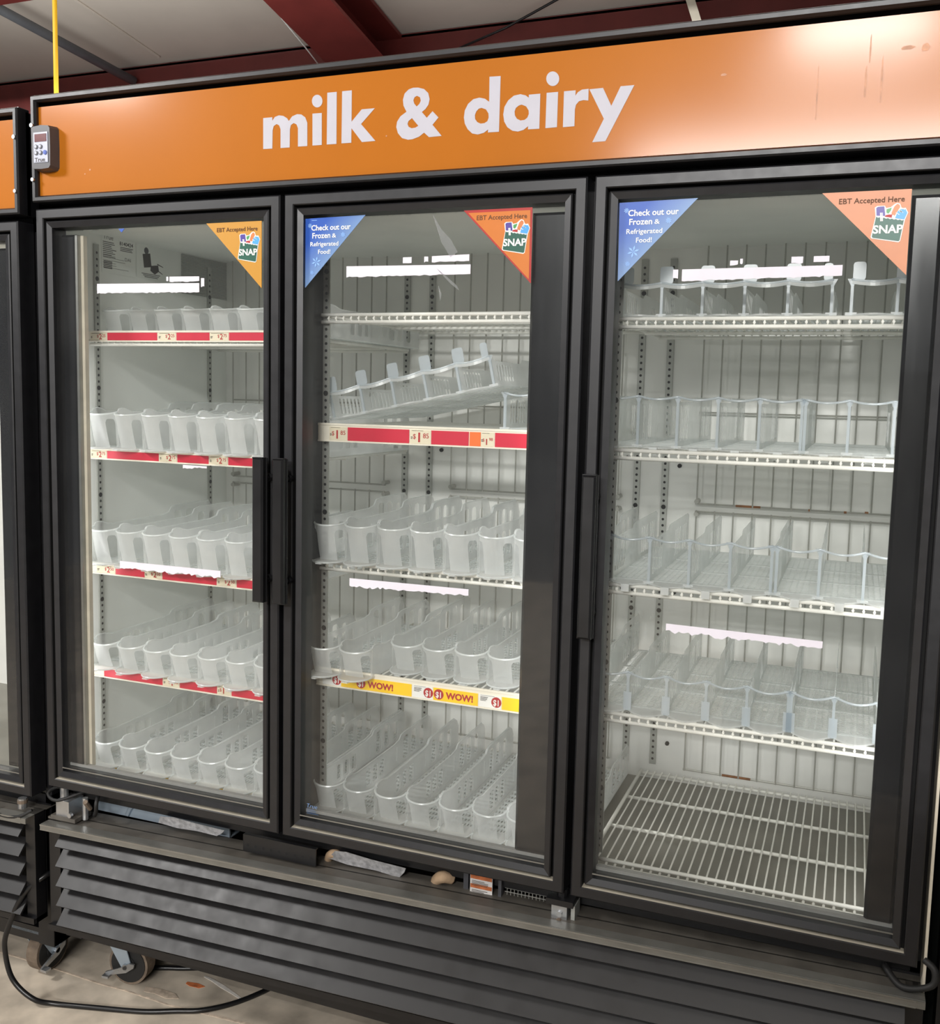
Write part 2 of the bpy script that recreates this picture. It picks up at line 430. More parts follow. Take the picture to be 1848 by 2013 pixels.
BAG = {'w':[(-0.0557,-0.0281),(-0.0522,-0.0256),(-0.0401,-0.0256),(-0.0378,-0.0296),(-0.0307,-0.0283),(-0.0246,-0.0232),(-0.0211,-0.0217),(-0.0166,-0.0235),(-0.0145,-0.0289),(-0.0144,-0.031),(-0.0076,-0.0304),(-0.0033,-0.0384),(-0.0077,-0.0506),(-0.0128,-0.0846),(-0.0156,-0.0866),(-0.0579,-0.0789),(-0.0595,-0.0766),(-0.0537,-0.0431)],'g':[(-0.0528,-0.0433),(-0.0496,-0.045),(-0.0465,-0.0443),(-0.0434,-0.0461),(-0.0403,-0.0453),(-0.0371,-0.0471),(-0.0341,-0.0463),(-0.0309,-0.0481),(-0.0279,-0.0473),(-0.0247,-0.0491),(-0.0217,-0.0483),(-0.0186,-0.0501),(-0.0155,-0.0493),(-0.0124,-0.0511),(-0.0093,-0.0503),(-0.0139,-0.0834),(-0.0156,-0.0848),(-0.0561,-0.0779),(-0.0576,-0.0762)],'p':[(-0.0534,-0.029),(-0.0508,-0.027),(-0.041,-0.0266),(-0.0385,-0.0424),(-0.0522,-0.0415)],'lf':[(-0.0373,-0.0317),(-0.0293,-0.0292),(-0.0305,-0.0341),(-0.0339,-0.0389),(-0.0371,-0.0371)],'br':[(-0.0291,-0.0374),(-0.0254,-0.0277),(-0.021,-0.0233),(-0.0174,-0.0251),(-0.0163,-0.0289),(-0.0181,-0.0321),(-0.024,-0.0426),(-0.029,-0.0399)],'rd':[(-0.0396,-0.0436),(-0.0374,-0.0412),(-0.033,-0.0404),(-0.0276,-0.0406),(-0.0284,-0.0436),(-0.0279,-0.0457)],'bl':[(-0.023,-0.0467),(-0.0194,-0.0353),(-0.0155,-0.0326),(-0.0079,-0.0325),(-0.0048,-0.0388),(-0.0088,-0.0493)],'blt':[(-0.018,-0.0358),(-0.015,-0.0343),(-0.0104,-0.039)]}

# ================================================================= the room
def structure(mb, name, smooth=False):
    return tag(mb.build(name, smooth=smooth), kind='structure')


m = MB(); m.box(-4.5, 5.0, -6.0, 1.5, -0.1, 0.0, 'concrete'); floor = structure(m, 'floor')
for nm, loops, mt in (
        ('floor_crack', [[(-0.60, 0.118), (-0.165, 0.118), (0.0486, 0.1085), (0.12, 0.112), (0.2607, 0.106), (0.35, 0.113), (0.4923, 0.122), (0.9, 0.13),
                         (0.9, 0.124), (0.4923, 0.114), (0.35, 0.106), (0.2607, 0.101), (0.12, 0.107), (0.0486, 0.104), (-0.165, 0.112), (-0.60, 0.113)]], 'crack_pale'),
        ('paint_smear', [[(0.27, 0.243), (0.30, 0.240), (0.345, 0.227), (0.39, 0.210), (0.42, 0.198), (0.418, 0.193), (0.38, 0.205), (0.34, 0.216), (0.30, 0.231), (0.272, 0.238)]], 'paint_white'),
        ('paint_smear', [[(0.16, 0.142), (0.20, 0.150), (0.25, 0.148), (0.27, 0.135), (0.24, 0.122), (0.20, 0.128), (0.17, 0.124)]], 'crack_pale'),
        ('paint_smear', [[(0.245, 0.203), (0.275, 0.208), (0.30, 0.204), (0.29, 0.192), (0.262, 0.190), (0.246, 0.195)]], 'paint_orange')):
    m = MB(); m.slab(loops, mt, lambda a, b: (a, b, 0.0012), lambda a, b: (a, b, 0.0)); m.build(nm, floor)

m = MB(); m.box(-4.5, 5.0, 1.5, 1.6, 0, 2.75, 'wall_dark'); structure(m, 'wall_back')
# unseen box added behind the viewer to shade the lower right
m = MB(); m.box(1.34, 2.7, -2.75, -2.30, 0.0, 1.68, 'green_grey'); structure(m, 'shade_box')
S_ROOF = 0.17
def roof(y): return 2.752 + S_ROOF * (1.3 - y)
m = MB()
m.poly([(-4.5, 1.6, roof(1.6)), (5, 1.6, roof(1.6)), (5, -6, roof(-6)), (-4.5, -6, roof(-6))], 'ceiling_white')
m.poly([(-4.5, 1.6, roof(1.6) + .08), (5, 1.6, roof(1.6) + .08), (5, -6, roof(-6) + .08), (-4.5, -6, roof(-6) + .08)], 'ceiling_white')
# sagging joint of the insulation blanket
m.tube([(-0.747, -0.6, roof(-0.6) - .002), (-0.72, 0.55, roof(0.55) - .004), (-0.663, 1.26, roof(1.26) - .003)], 0.006, 'ceiling_white', 6)
structure(m, 'ceiling')

# back eave beam (Z purlin on the wall) with two pairs of bolt heads
m = MB()
m.box(-4.5, 5.0, 1.300, 1.308, 2.46, 2.744, 'beam_red')
m.box(-4.5, 5.0, 1.300, 1.38, 2.736, 2.746, 'beam_red')
m.box(-4.5, 5.0, 1.24, 1.308, 2.455, 2.463, 'beam_red')
for x, z in ((0.16, 2.672), (0.19, 2.673), (0.62, 2.668), (0.648, 2.669), (1.02, 2.672), (1.048, 2.673)):
    m.cyl((x, 1.30, z), (x, 1.294, z), 0.005, 'steel', 8)
structure(m, 'roof_beam')
def ibeam(name, x, y0, y1, zb0, sl, w, h):
    m = MB()
    def seg(xa, xb, za, zb):
        P = []
        for y in (y0, y1):
            z = zb0 + sl * (1.3 - y)
            P += [(xa, y, z + za), (xb, y, z + za), (xb, y, z + zb), (xa, y, z + zb)]
        for q in ((0, 3, 2, 1), (4, 5, 6, 7), (0, 1, 5, 4), (1, 2, 6, 5), (2, 3, 7, 6), (3, 0, 4, 7)):
            m.poly([P[k] for k in q], 'beam_red')
    seg(x - w / 2, x + w / 2, 0, 0.012); seg(x - 0.005, x + 0.005, 0.012, h - 0.012); seg(x - w / 2, x + w / 2, h - 0.012, h)
    return structure(m, name)
ib = ibeam('roof_beam', 0.20, -3.0, 1.30, 2.60, S_ROOF, 0.20, 0.145)
m = MB(); m.box(-4.5, 5.0, 0.60, 0.72, 2.735, 2.81, 'beam_red')
o = structure(m, 'roof_beam'); o.rotation_euler = (0, 0, 0)
o.location = (0, -0.02, 0.02)

m = MB(); m.tube([(-1.16, -0.55, 2.90), (-0.927, 0.789, 2.785), (-0.80, 1.29, 2.69)], 0.017, 'pipe_grey', 8)
tag(m.build('conduit_pipe', smooth=True), 'dark grey conduit pipe slanting under the ceiling at upper left', 'pipe')
m = MB(); m.tube([(-0.229, 0.30, 2.2), (-0.229, 0.30, 2.45), (-0.2276, 0.30, 2.85)], 0.006, 'yellow_cord', 8)
tag(m.build('yellow_cord', smooth=True), 'yellow cord hanging straight down behind the left end of the orange sign', 'cord')
m = MB(); m.tube([(1.05, 1.10, 2.775), (0.70, 1.215, 2.695), (0.44, 1.27, 2.645)], 0.004, 'cord_black', 6)
tag(m.build('slack_wire', smooth=True), 'thin black wire slanting across the red beam above the word dairy', 'wire')
m = MB(); m.tube([(-0.03, 1.08, 2.76), (0.0, 1.19, 2.695), (0.012, 1.27, 2.655)], 0.0025, 'tag_white', 6)
tag(m.build('slack_wire', smooth=True), 'thin white wire hanging beside the sloping red rafter', 'wire')
m = MB(); m.box(1.262, 1.288, 1.2, 1.206, 2.60, 2.85, 'gasket_cream')
m.xf(lambda x, y, z: (x - (z - 2.7) * 0.35, y, z))
tag(m.build('hanger_strap'), 'pale metal hanger strap crossing the red beam at upper right', 'strap')

# ================================================================= the coolers
XL, XR = -0.0147, 1.965
DOORS = ((-0.0127, 0.6476), (0.6581, 1.307), (1.3215, 1.952))
DZ0, DZ1 = 0.566, 1.957
GX = ((0.0293, 0.6056), (0.700, 1.265), (1.3635, 1.910))
GZ0, GZ1 = 0.618, 1.906


def frame_profile(mb, x0, x1, z0, z1, prof, mats):
    """mitred frame: profile of (inset, depth) swept round a rectangle; mats per strip, optional override for bottom strip"""
    R = [[(x0 + a, y, z0 + a), (x1 - a, y, z0 + a), (x1 - a, y, z1 - a), (x0 + a, y, z1 - a)] for a, y in prof]
    for k in range(len(prof) - 1):
        for j in range(4):
            mt = mats[k]
            if isinstance(mt, tuple):
                mt = mt[0] if j == 0 else mt[1]
            mb.poly([R[k][j], R[k][(j + 1) % 4], R[k + 1][(j + 1) % 4], R[k + 1][j]], mt)


DOOR_PROF = [(0.0, 0.05), (0.0, 0.003), (0.003, 0.0), (0.0205, 0.0), (0.0225, 0.0022), (0.0225, 0.020), (0.0285, 0.020), (0.0285, 0.004), (0.031, 0.002), (0.043, 0.006), (0.043, 0.05), (0.0, 0.05)]
DOOR_MATS = ['black_frame', 'black_frame', 'black_frame', 'black_frame', ('gasket_cream', 'gap_black'), 'gap_black', 'gap_black', 'black_frame', 'black_frame', 'black_frame', 'black_frame']


def lrow(x, z, w, n, mb, y, mt, h=0.0012, gap=0.0022):
    """rows of tiny print too small to read"""
    for k in range(n):
        ww = w * random.uniform(0.6, 1.0)
        mb.poly([(x, y, z - k * gap), (x + ww, y, z - k * gap), (x + ww, y, z - k * gap + h), (x, y, z - k * gap + h)], mt)


def cooler_shell(root, doors=(0, 1, 2), plain=False):
    P = 'black_paint'
    m = MB()
    m.box(XL, XL + 0.03, 0.055, 0.76, 0.15, 2.20, P); m.box(XR - 0.02, XR, 0.055, 0.76, 0.15, 2.20, P)
    m.box(XL, XR, 0.735, 0.76, 0.15, 2.20, P)
    m.box(XL, XR, 0.02, 0.76, 1.972, 2.205, P)            # header box
    m.box(XL, XR, 0.055, 0.735, 1.94, 1.972, 'gap_black')
    m.box(XL, XR, 0.055, 0.735, 0.525, 0.552, P)          # deck under the doors
    m.box(XL, XR, 0.055, 0.70, 0.15, 0.19, P)             # base pan
    for a, b in ((0.62, 0.672), (1.284, 1.334)):          # mullions behind the door joints
        m.box(a, b, 0.055, 0.15, 0.552, 1.94, P)
    m.box(XL, XL + 0.05, 0.052, 0.075, 0.15, 0.53, P); m.box(XR - 0.05, XR, 0.052, 0.075, 0.15, 0.53, P)
    m.box(0.02, 1.94, 0.35, 0.36, 0.19, 0.525, 'gap_black')
    m.build('cabinet', root)

    m = MB()
    # inside faces: side walls, back, ceiling, floor
    m.box(0.0153, 0.0205, 0.06, 0.72, 0.553, 1.94, 'liner_grey')
    m.box(1.9395, 1.9449, 0.06, 0.72, 0.553, 1.94, 'liner_grey')
    m.box(0.0205, 1.9395, 0.70, 0.72, 0.553, 1.94, 'back_metal')
    m.box(0.0205, 1.9395, 0.06, 0.70, 1.925, 1.94, 'liner_grey')
    m.box(0.0205, 1.9395, 0.06, 0.70, 0.553, 0.560, 'interior_floor')
    m.build('liner', root)

    # header: printed panel in its trim
    m = MB()
    m.box(0.0, 1.95, 0.004, 0.02, 1.986, 2.186, 'orange_sign')
    if not plain:
        for x, z, w, h in ((0.145, 2.036, 0.004, 0.004), (0.131, 2.028, 0.003, 0.003), (0.89, 2.058, 0.003, 0.003), (1.775, 2.06, 0.0035, 0.05), (1.70, 2.03, 0.002, 0.09), (1.80, 2.05, 0.003, 0.075), (1.78, 2.115, 0.0025, 0.045), (1.83, 2.13, 0.02, 0.006), (1.86, 2.125, 0.012, 0.012), (1.54, 2.115, 0.01, 0.004)):
            m.flat([[(x, z), (x + w * .7, z - h * .02), (x + w, z + h * .5), (x + w * .6, z + h), (x + w * .1, z + h * .9), (x - w * .1, z + h * .4)]], 'stain_brown', front(0.0036))
    sign = m.build('sign_panel', root)
    m = MB()
    frame_profile(m, XL, XR, 1.9715, 2.21, [(0, 0.03), (0, -0.004), (0.003, -0.008), (0.0105, -0.008), (0.0145, -0.002), (0.0145, 0.005)],
                  ['black_frame', 'black_frame', 'black_frame', 'black_frame', 'black_frame'])
    m.box(XL + .001, XR - .001, 0.0, 0.03, 2.2095, 2.2115, 'metal_edge')
    for z in (2.143, 2.022):
        m.cyl((XL + 0.0065, -0.007, z), (XL + 0.0065, -0.012, z), 0.0045, 'steel', 10)
        m.cyl((XR - 0.0065, -0.007, z), (XR - 0.0065, -0.012, z), 0.0045, 'steel', 10)
    m.build('sign_frame', root)

    out = []
    for d in doors:
        x0, x1 = DOORS[d]; g0, g1 = GX[d]
        do = thing('door', None, None); do.parent = root
        m = MB()
        frame_profile(m, x0, x1, DZ0, DZ1, DOOR_PROF, DOOR_MATS)
        m.box(g0, g1, 0.0055, 0.0075, GZ0 - 0.0012, GZ0 + 0.0012, 'metal_edge')
        m.build('door_frame', do)
        m = MB(); m.box(g0 - 0.002, g1 + 0.002, 0.016, 0.030, GZ0 - 0.002, GZ1 + 0.002, 'pane_glass')
        m.build('glass_pane', do)
        # black lamp cover down the hinge side, behind the pane
        b0, b1 = ((0.0293, 0.0735) if d == 0 else (1.1915 if d == 1 else 1.861, g1))
        if plain: b0 -= 0.016
        m = MB(); m.bbox(b0, b1, 0.0315, 0.06, GZ0, GZ1 - 0.004, 'black_band', 0.006)
        if d == 0:
            m.box(0.0735, 0.0800, 0.0315, 0.05, GZ0, GZ1 - 0.006, 'metal_edge')
            m.box(0.0785, 0.0880, 0.043, 0.055, GZ0, GZ1 - 0.006, 'gasket_cream')
        m.build('lamp_cover', do)
        if not plain:
            m = MB()
            m.box(g0, g1, 0.031, 0.042, GZ0 - 0.002, GZ0 + 0.005, 'spacer')
            m.build('glass_spacer', do)
        # handle: upright black channel on two stand-offs
        hx = (0.6215, 0.671, 1.341)[d]
        m = MB()
        m.bbox(hx - 0.0135, hx + 0.0135, -0.045, -0.027, 1.098, 1.408, 'black_paint', 0.004)
        m.box(hx - 0.0155, hx + 0.0155, -0.030, -0.0265, 1.098, 1.408, 'black_paint')
        m.box(hx - 0.0125, hx + 0.0125, -0.044, -0.028, 1.408, 1.4095, 'black_frame')
        for z in (1.365, 1.145):
            m.cyl((hx + 0.004, -0.027, z), (hx + 0.004, 0.001, z), 0.006, 'black_paint', 8)
            m.cyl((hx + 0.004, -0.012, z), (hx + 0.004, 0.0, z), 0.009, 'black_paint', 8)
        m.build('handle', do)
        out.append(do)

    # louvred grille below, hung slightly lower at its left end
    g = MB()
    TX = math.radians(1.3)
    zt = 0.481
    g.box(0.0, 1.975, -0.030, 0.075, zt - 0.002, zt, 'dusty_ledge')
    g.box(0.0, 1.975, -0.030, -0.004, zt, zt + 0.001, 'lip_metal')
    g.box(0.0, 1.975, -0.033, -0.030, zt - 0.013, zt + 0.0005, 'lip_metal')
    g.box(0.0, 1.960, -0.034, -0.0328, zt - 0.0025, zt + 0.0012, 'metal_edge')
    g.box(0.0, 1.960, -0.0338, -0.0328, zt - 0.0135, zt - 0.0115, 'metal_edge')
    g.box(0.0, 1.975, 0.028, 0.032, 0.20, zt, 'gap_black')
    g.box(0.0, 0.034, -0.004, 0.03, 0.20, zt, 'black_paint'); g.box(1.945, 1.975, -0.004, 0.03, 0.20, zt, 'black_paint')
    for k in range(5):
        zk = 0.4655 - k * 0.0505
        i0 = 0.040
        # blade: slopes forward and down, with a return lip underneath
        A = [(i0, 0.004, zk), (i0, -0.028, zk - 0.036), (i0, -0.024, zk - 0.040), (i0, 0.008, zk - 0.004)]
        B = [(1.945, y, z) for _, y, z in A]
        for j in range(4):
            g.poly([A[j], A[(j + 1) % 4], B[(j + 1) % 4], B[j]], 'black_louver')
        g.poly(A[::-1], 'black_louver'); g.poly(B, 'black_louver')
    g.box(0.0, 1.975, -0.012, 0.03, 0.200, 0.213, 'black_paint')
    g.box(0.0, 1.975, -0.014, -0.011, 0.200, 0.215, 'black_louver')
    s, c = math.sin(TX), math.cos(TX)
    g.xf(lambda x, y, z: (-0.008 + x * c, y, z + x * s))
    g.build('grille', root)
    return sign, out


def caster(root, loc, rot):
    cs = thing('caster', None, None, loc); cs.parent = root; cs.rotation_euler = (0, 0, rot)
    m = MB()
    m.cyl((0, -0.018, 0.058), (0, 0.018, 0.058), 0.056, 'wheel_tread', 28)
    for s in (-1, 1):
        m.cyl((0, s * 0.018, 0.058), (0, s * 0.0205, 0.058), 0.049, 'rubber', 28)
        m.cyl((0, s * 0.02, 0.058), (0, s * 0.0225, 0.058), 0.022, 'rubber', 16)
    m.build('wheel', cs)
    m = MB()
    ox = -0.030                      # swivel axis trails behind the axle
    m.cyl((ox, 0, 0.128), (ox, 0, 0.142), 0.032, 'steel', 20)
    m.box(ox - 0.045, ox + 0.045, -0.045, 0.045, 0.142, 0.149, 'zinc')
    for s in (-1, 1):
        y = s * 0.0275
        m.slab([[(ox - 0.030, 0.128), (ox + 0.024, 0.128), (0.014, 0.064), (0.010, 0.048), (-0.008, 0.046), (-0.016, 0.056), (-0.040, 0.095)]], 'zinc',
               lambda a, b, y=y: (a, y - 0.0015, b), lambda a, b, y=y: (a, y + 0.0015, b))
    m.box(ox - 0.030, ox + 0.024, -0.029, 0.029, 0.124, 0.129, 'zinc')
    m.cyl((0, -0.036, 0.058), (0, 0.036, 0.058), 0.008, 'steel', 6)
    m.build('fork', cs)
    m = MB()
    m.slab([[(-0.058, 0.036), (-0.052, 0.028), (0.004, 0.044), (0.026, 0.060), (0.028, 0.070), (0.012, 0.070), (-0.006, 0.058)]], 'steel', lambda a, b: (a, -0.036, b), lambda a, b: (a, -0.031, b))
    m.box(-0.058, -0.040, -0.050, -0.031, 0.028, 0.034, 'steel')
    m.build('brake_lever', cs)
    return cs


cooler = thing('display_cooler', 'black three-door display cooler under the orange milk & dairy sign', 'cooler')
sign, doors = cooler_shell(cooler)
m = MB()
for loops in SIGN:
    m.slab(loops, 'sign_white', front(0.0034), front(0.0042))
m.build('lettering', sign)
# thermostat box on the left end of the sign
th = thing('thermostat', None, None); th.parent = cooler
m = MB()
prof = [(0.0, 2.046), (0.004, 2.040), (0.030, 2.0385), (0.054, 2.040), (0.059, 2.046), (0.060, 2.09), (0.059, 2.132), (0.054, 2.138), (0.030, 2.1405), (0.004, 2.138), (0.0, 2.132)]
m.slab([prof], 'display_grey', lambda a, b: (0.03 + (a - 0.03) * .9, -0.022, 2.09 + (b - 2.09) * .95), front(0.006))
m.build('casing', th)
m = MB(); m.slab([[(0.010, 2.055), (0.051, 2.055), (0.051, 2.122), (0.010, 2.122)]], 'display_face', front(-0.0235), front(-0.021))
m.text('True', 'ink_dark', lambda a, b: (0.013 + a, -0.0238, 2.0575 + b), 0.012, 0.030, bold=0.02)
m.poly([(0.012, -0.0237, 2.0562), (0.046, -0.0237, 2.0562), (0.046, -0.0237, 2.0568), (0.012, -0.0237, 2.0568)], 'ink_dark')
fp = m.build('face_plate', th)
m = MB(); m.slab([[(0.014, 2.101), (0.048, 2.101), (0.048, 2.118), (0.014, 2.118)]], 'display_red', front(-0.0245), front(-0.0235)); m.build('screen', th)
for x, z, mt in ((0.018, 2.090, 'display_grey'), (0.031, 2.090, 'display_grey'), (0.018, 2.0765, 'display_grey'), (0.031, 2.0765, 'display_grey'), (0.044, 2.0765, 'button_blue')):
    m = MB(); m.cyl((x, -0.0235, z), (x, -0.0255, z), 0.005, mt, 14); m.cyl((x - .0005, -0.0255, z + .0004), (x - .0005, -0.026, z + .0004), 0.0033, 'display_face' if mt != 'button_blue' else mt, 12); m.build('button', th)

# ------------------------------------------------------------- stickers on the doors
BW = 0.141


def ebt(door, cx, cz, base, border=None, ink='ink_brown', name='ebt_sticker', label=None):
    m = MB(); y = 0.0145
    F = lambda dy: (lambda a, b: (cx + a, y - dy, cz + b))
    if border:
        m.slab([[(-BW, 0), (0, 0), (0.0012, -BW - .002)]], border, F(0.0), F(-0.0012))
        m.flat([[(-BW + 0.010, -0.0052), (-0.0038, -0.0052), (-0.003, -BW + 0.006)]], base, F(0.0004))
    else:
        m.slab([[(-BW, 0), (0, 0), (0, -BW)]], base, F(0.0), F(-0.0012))
    m.text('EBT Accepted Here', ink, lambda a, b: (cx - 0.010 + a, y - 0.0008, cz - 0.0197 + b), 0.0125, 0.103, 'r', 0.012)
    for k, mt, dy in (('w', 'tag_white', .0006), ('g', 'snap_green', .001), ('p', 'snap_purple', .001), ('lf', 'snap_leaf', .001), ('br', 'snap_bread', .001), ('rd', 'ink_red', .0012), ('bl', 'snap_blue', .0012), ('blt', 'tag_white', .0014)):
        m.flat([BAG[k]], mt, F(dy))
    for a in (0.38, 0.62):   # purple carton's stripes
        x0 = BAG['p'][1][0] + (BAG['p'][2][0] - BAG['p'][1][0]) * a
        m.flat([[(x0, -0.037), (x0 + 0.0018, -0.037), (x0 + 0.003, -0.051), (x0 + 0.0012, -0.051)]], 'tag_white', F(.0014))
    for k in range(3):
        m.flat([[(-0.0225 + k * .004, -0.0375 + k * .004), (-0.0165 + k * .004, -0.041 + k * .004), (-0.0170 + k * .004, -0.0418 + k * .004), (-0.0228 + k * .004, -0.0383 + k * .004)]], 'tag_white', F(.0014))
    m.text('SNAP', 'tag_white', lambda a, b: (cx - 0.0565 + a, y - 0.0016, cz - 0.0708 + b), 0.0185, 0.0465, 'l', 0.03)
    return tag(m.build(name, door), label)


def flake(m, F, x, z, r, n=6, mt='snow_blue'):
    for k in range(n):
        t = 2 * math.pi * k / n + 0.3
        d = (math.cos(t), math.sin(t)); e = (-d[1], d[0])
        m.flat([[(x, z), (x + d[0] * r * .6 + e[0] * r * .16, z + d[1] * r * .6 + e[1] * r * .16), (x + d[0] * r, z + d[1] * r), (x + d[0] * r * .6 - e[0] * r * .16, z + d[1] * r * .6 - e[1] * r * .16)]], mt, F)


def frozen(door, cx, cz, label, small=True):
    m = MB(); y = 0.0145
    F = lambda dy: (lambda a, b: (a, y - dy, b))
    m.slab([[(0.0, 0), (0.1425, 0.002), (0.002, -0.142)]], 'decal_blue', F(0.0), F(-0.0012))
    for t, x, z, w, sz, bd in (('Check out our', 0.0172, -0.0247, 0.0922, 0.0155, 0.02), ('Frozen', 0.0195, -0.0406, 0.0425, 0.0155, 0.02), ('&', 0.066, -0.0404, 0.0098, 0.012, 0.01),
                               ('Refrigerated', 0.015, -0.0568, 0.066, 0.0125, 0.012), ('Food!', 0.0335, -0.0727, 0.0289, 0.0125, 0.012)):
        m.text(t, 'tag_white', lambda a, b, x=x, z=z: (x + a, y - 0.0008, z + b), sz, w, 'l', bd)
    for x, z, r, n in ((0.0137, -0.0146, 0.0055, 8), (0.0917, -0.0353, 0.006, 8), (0.029, -0.089, 0.0115, 6), (0.0195, -0.1108, 0.0052, 8)):
        flake(m, F(0.0006), x, z, r, n)
    if small:
        lrow(0.0177, -0.0048, 0.017, 1, m, y - 0.0006, 'snow_blue', 0.0011)
    o = m.build('frozen_food_sticker', door)
    o.location = (cx, 0, cz)
    return tag(o, label)


d1, d2, d3 = doors
ebt(d1, 0.5941, 1.9085, 'decal_yellow', label='yellow triangular sticker reading EBT Accepted Here')
ebt(d2, 1.1971, 1.9090, 'decal_orange', 'decal_red', label='orange triangular sticker with red border reading EBT Accepted Here')
ebt(d3, 1.8590, 1.9085, 'decal_glare', None, label='pale orange triangular sticker reading EBT Accepted Here')
frozen(d2, 0.6985, 1.9080, 'blue triangular sticker reading Check out our Frozen & Refrigerated Food!')
frozen(d3, 1.3655, 1.9090, 'blue triangular sticker reading Check out our Frozen & Refrigerated Food!', False)
m = MB(); m.slab([[(0.2149, 1.9062), (0.2321, 1.9062), (0.2238, 1.898)]], 'decal_blue', front(0.0145), front(0.0157)); tag(m.build('sticker_corner', d1), 'tiny blue remnant of a torn sticker')


def strip(door, x0, x1, z1, z0, zr1=None, zr0=None, amp=0.002, step=0.006, label='torn white paper strip'):
    zr1 = z1 if zr1 is None else zr1; zr0 = z0 if zr0 is None else zr0
    P = [(x0, z1), (x1, zr1)]
    n = max(2, int((x1 - x0) / step))
    for k in range(n + 1):
        t = 1 - k / n
        P.append((x0 + (x1 - x0) * t + (0 if k in (0, n) else random.uniform(-.2, .2) * step), z0 + (zr0 - z0) * t + random.choice((-1, 0, .3, 1)) * random.uniform(.2, 1) * amp))
    m = MB(); m.slab([P], 'paper_white', front(0.0146), front(0.0158))
    tag(m.build('paper_strip', door), label)


for d, L in ((d1, [(.1516, .4336, 1.785, 1.764, 1.7815, 1.762, .0014), (.346, .351, 1.797, 1.787), (.3545, .4337, 1.797, 1.786, 1.796, 1.785, .0012), (.4385, .4469, 1.792, 1.772, 1.792, 1.774), (.206, .487, 1.145, 1.1285, 1.1453, 1.130, .003), (.3869, .4514, 1.3793, 1.3725, 1.3789, 1.3745, .002)]),
             (d2, [(.7985, 1.0731, 1.8085, 1.7865, 1.8055, 1.7865, .0013), (.9264, .9457, 1.823, 1.811), (.9734, .9820, 1.823, 1.813), (.990, 1.0700, 1.8235, 1.812, 1.825, 1.8115, .0012), (.8132, 1.0847, 1.1583, 1.141, 1.1596, 1.146, .0028)]),
             (d3, [(1.4853, 1.7581, 1.7858, 1.7650, 1.7870, 1.7687, .0013), (1.5694, 1.5832, 1.7992, 1.7905), (1.5868, 1.5915, 1.802, 1.7924), (1.6736, 1.693, 1.803, 1.792), (1.7104, 1.7360, 1.803, 1.793), (1.4692, 1.4784, 1.7858, 1.771), (1.4848, 1.7632, 1.1318, 1.1165, 1.1288, 1.1165, .004)])):
    for a in L:
        strip(d, *a)
# maker's mark low on the middle pane
m = MB(); m.text('True', 'snow_blue', lambda a, b: (0.7110 + a + b * .2, 0.0150, 0.6345 + b), 0.014, 0.027, bold=-0.018)
lrow(0.712, 0.631, 0.032, 4, m, 0.0150, 'mark_blue', 0.0009, 0.0032)
m.build('maker_mark', d2)
# wrinkled clear film on the middle door
m = MB()
for xs, zs in (((.99, 1.01, 1.03, 1.045, 1.03, 1.01), (1.905, 1.875, 1.855, 1.83, 1.82, 1.85)), ((1.0, 1.02, 1.045, 1.05, 1.03), (1.80, 1.785, 1.765, 1.755, 1.77)), ((1.005, 1.012, 1.01), (1.765, 1.75, 1.735))):
    m.slab([list(zip(xs, zs))], 'wrinkle_film', front(0.0146), front(0.0156))
tag(m.build('film_scrap', d2), 'wrinkled clear film scrap stuck high on the pane')

# ------------------------------------------------------------- inside the cooler: pilasters, wire guards, prints
def pilaster(x, y, face, z0=0.60, z1=1.90, w=0.017):
    m = MB()
    if face == 'y':
        m.box(x - w / 2, x + w / 2, y, y + 0.004, z0, z1, 'pilaster_metal')
    else:
        m.box(x, x + 0.004, y - w / 2, y + w / 2, z0, z1, 'pilaster_metal')
    z = z0 + 0.015; k = 0
    while z < z1 - 0.01:
        r = 0.0062 if k % 17 == 8 else 0.0034
        if face == 'y':
            m.disc((x, y - 0.0004, z), (0, -1, 0), r, 'hole_black', 8)
        else:
            m.disc((x + 0.0044, y, z), (1, 0, 0), r, 'hole_black', 8)
        z += 0.0158; k += 1
    m.build('shelf_pilaster', cooler)


for x in (0.6192, 0.6946, 1.2769, 1.3491):
    pilaster(x, 0.694, 'y')
pilaster(0.681, 0.140, 'y', w=0.016); pilaster(1.343, 0.140, 'y', w=0.016)
pilaster(0.0207, 0.157, 'x'); pilaster(0.0207, 0.615, 'x')


def guard(x0, x1, rusty=()):
    m = MB(); y = 0.672; r = 0.0021
    n = round((x1 - x0) / 0.045)
    for k in range(n + 1):
        x = x0 + (x1 - x0) * k / n
        m.cyl((x, y, 1.292), (x, y, 1.978), r, 'guard_wire', 6); m.cyl((x, y, 0.604), (x, y, 1.278), r, 'guard_wire', 6)
    for z in (1.978, 1.521, 1.294, 1.274, 1.049, 0.606):
        m.cyl((x0 - .004, y + .004, z), (x1 + .004, y + .004, z), 0.0026, 'guard_wire', 6)
    for xa, xb, z in rusty:
        m.cyl((xa, y + .0039, z), (xb, y + .0039, z), 0.0031, 'rust', 6)
    for z in (1.30, 1.268):
        for x in (x0, x1):
            m.cyl((x, y - .004, z), (x, 0.70, z), 0.006, 'guard_wire', 8)
    m.build('wire_guard', cooler)


guard(0.065, 0.567); guard(0.770, 1.235)
guard(1.4355, 1.93, ((1.53, 1.585, 1.294), (1.583, 1.589, 1.294), (1.70, 1.706, 1.294), (1.78, 1.786, 1.294), (1.826, 1.834, 1.296), (1.53, 1.60, .606)))
for x, z in ((0.590, 1.40), (0.73, 1.398), (1.25, 1.40), (1.385, 1.385), (1.385, 1.06), (1.25, 1.06), (1.385, .66), (0.73, 1.06)):
    m = MB(); m.cyl((x, 0.6995, z), (x, 0.694, z), 0.0055, 'hole_black', 8); m.build('wall_screw', cooler)

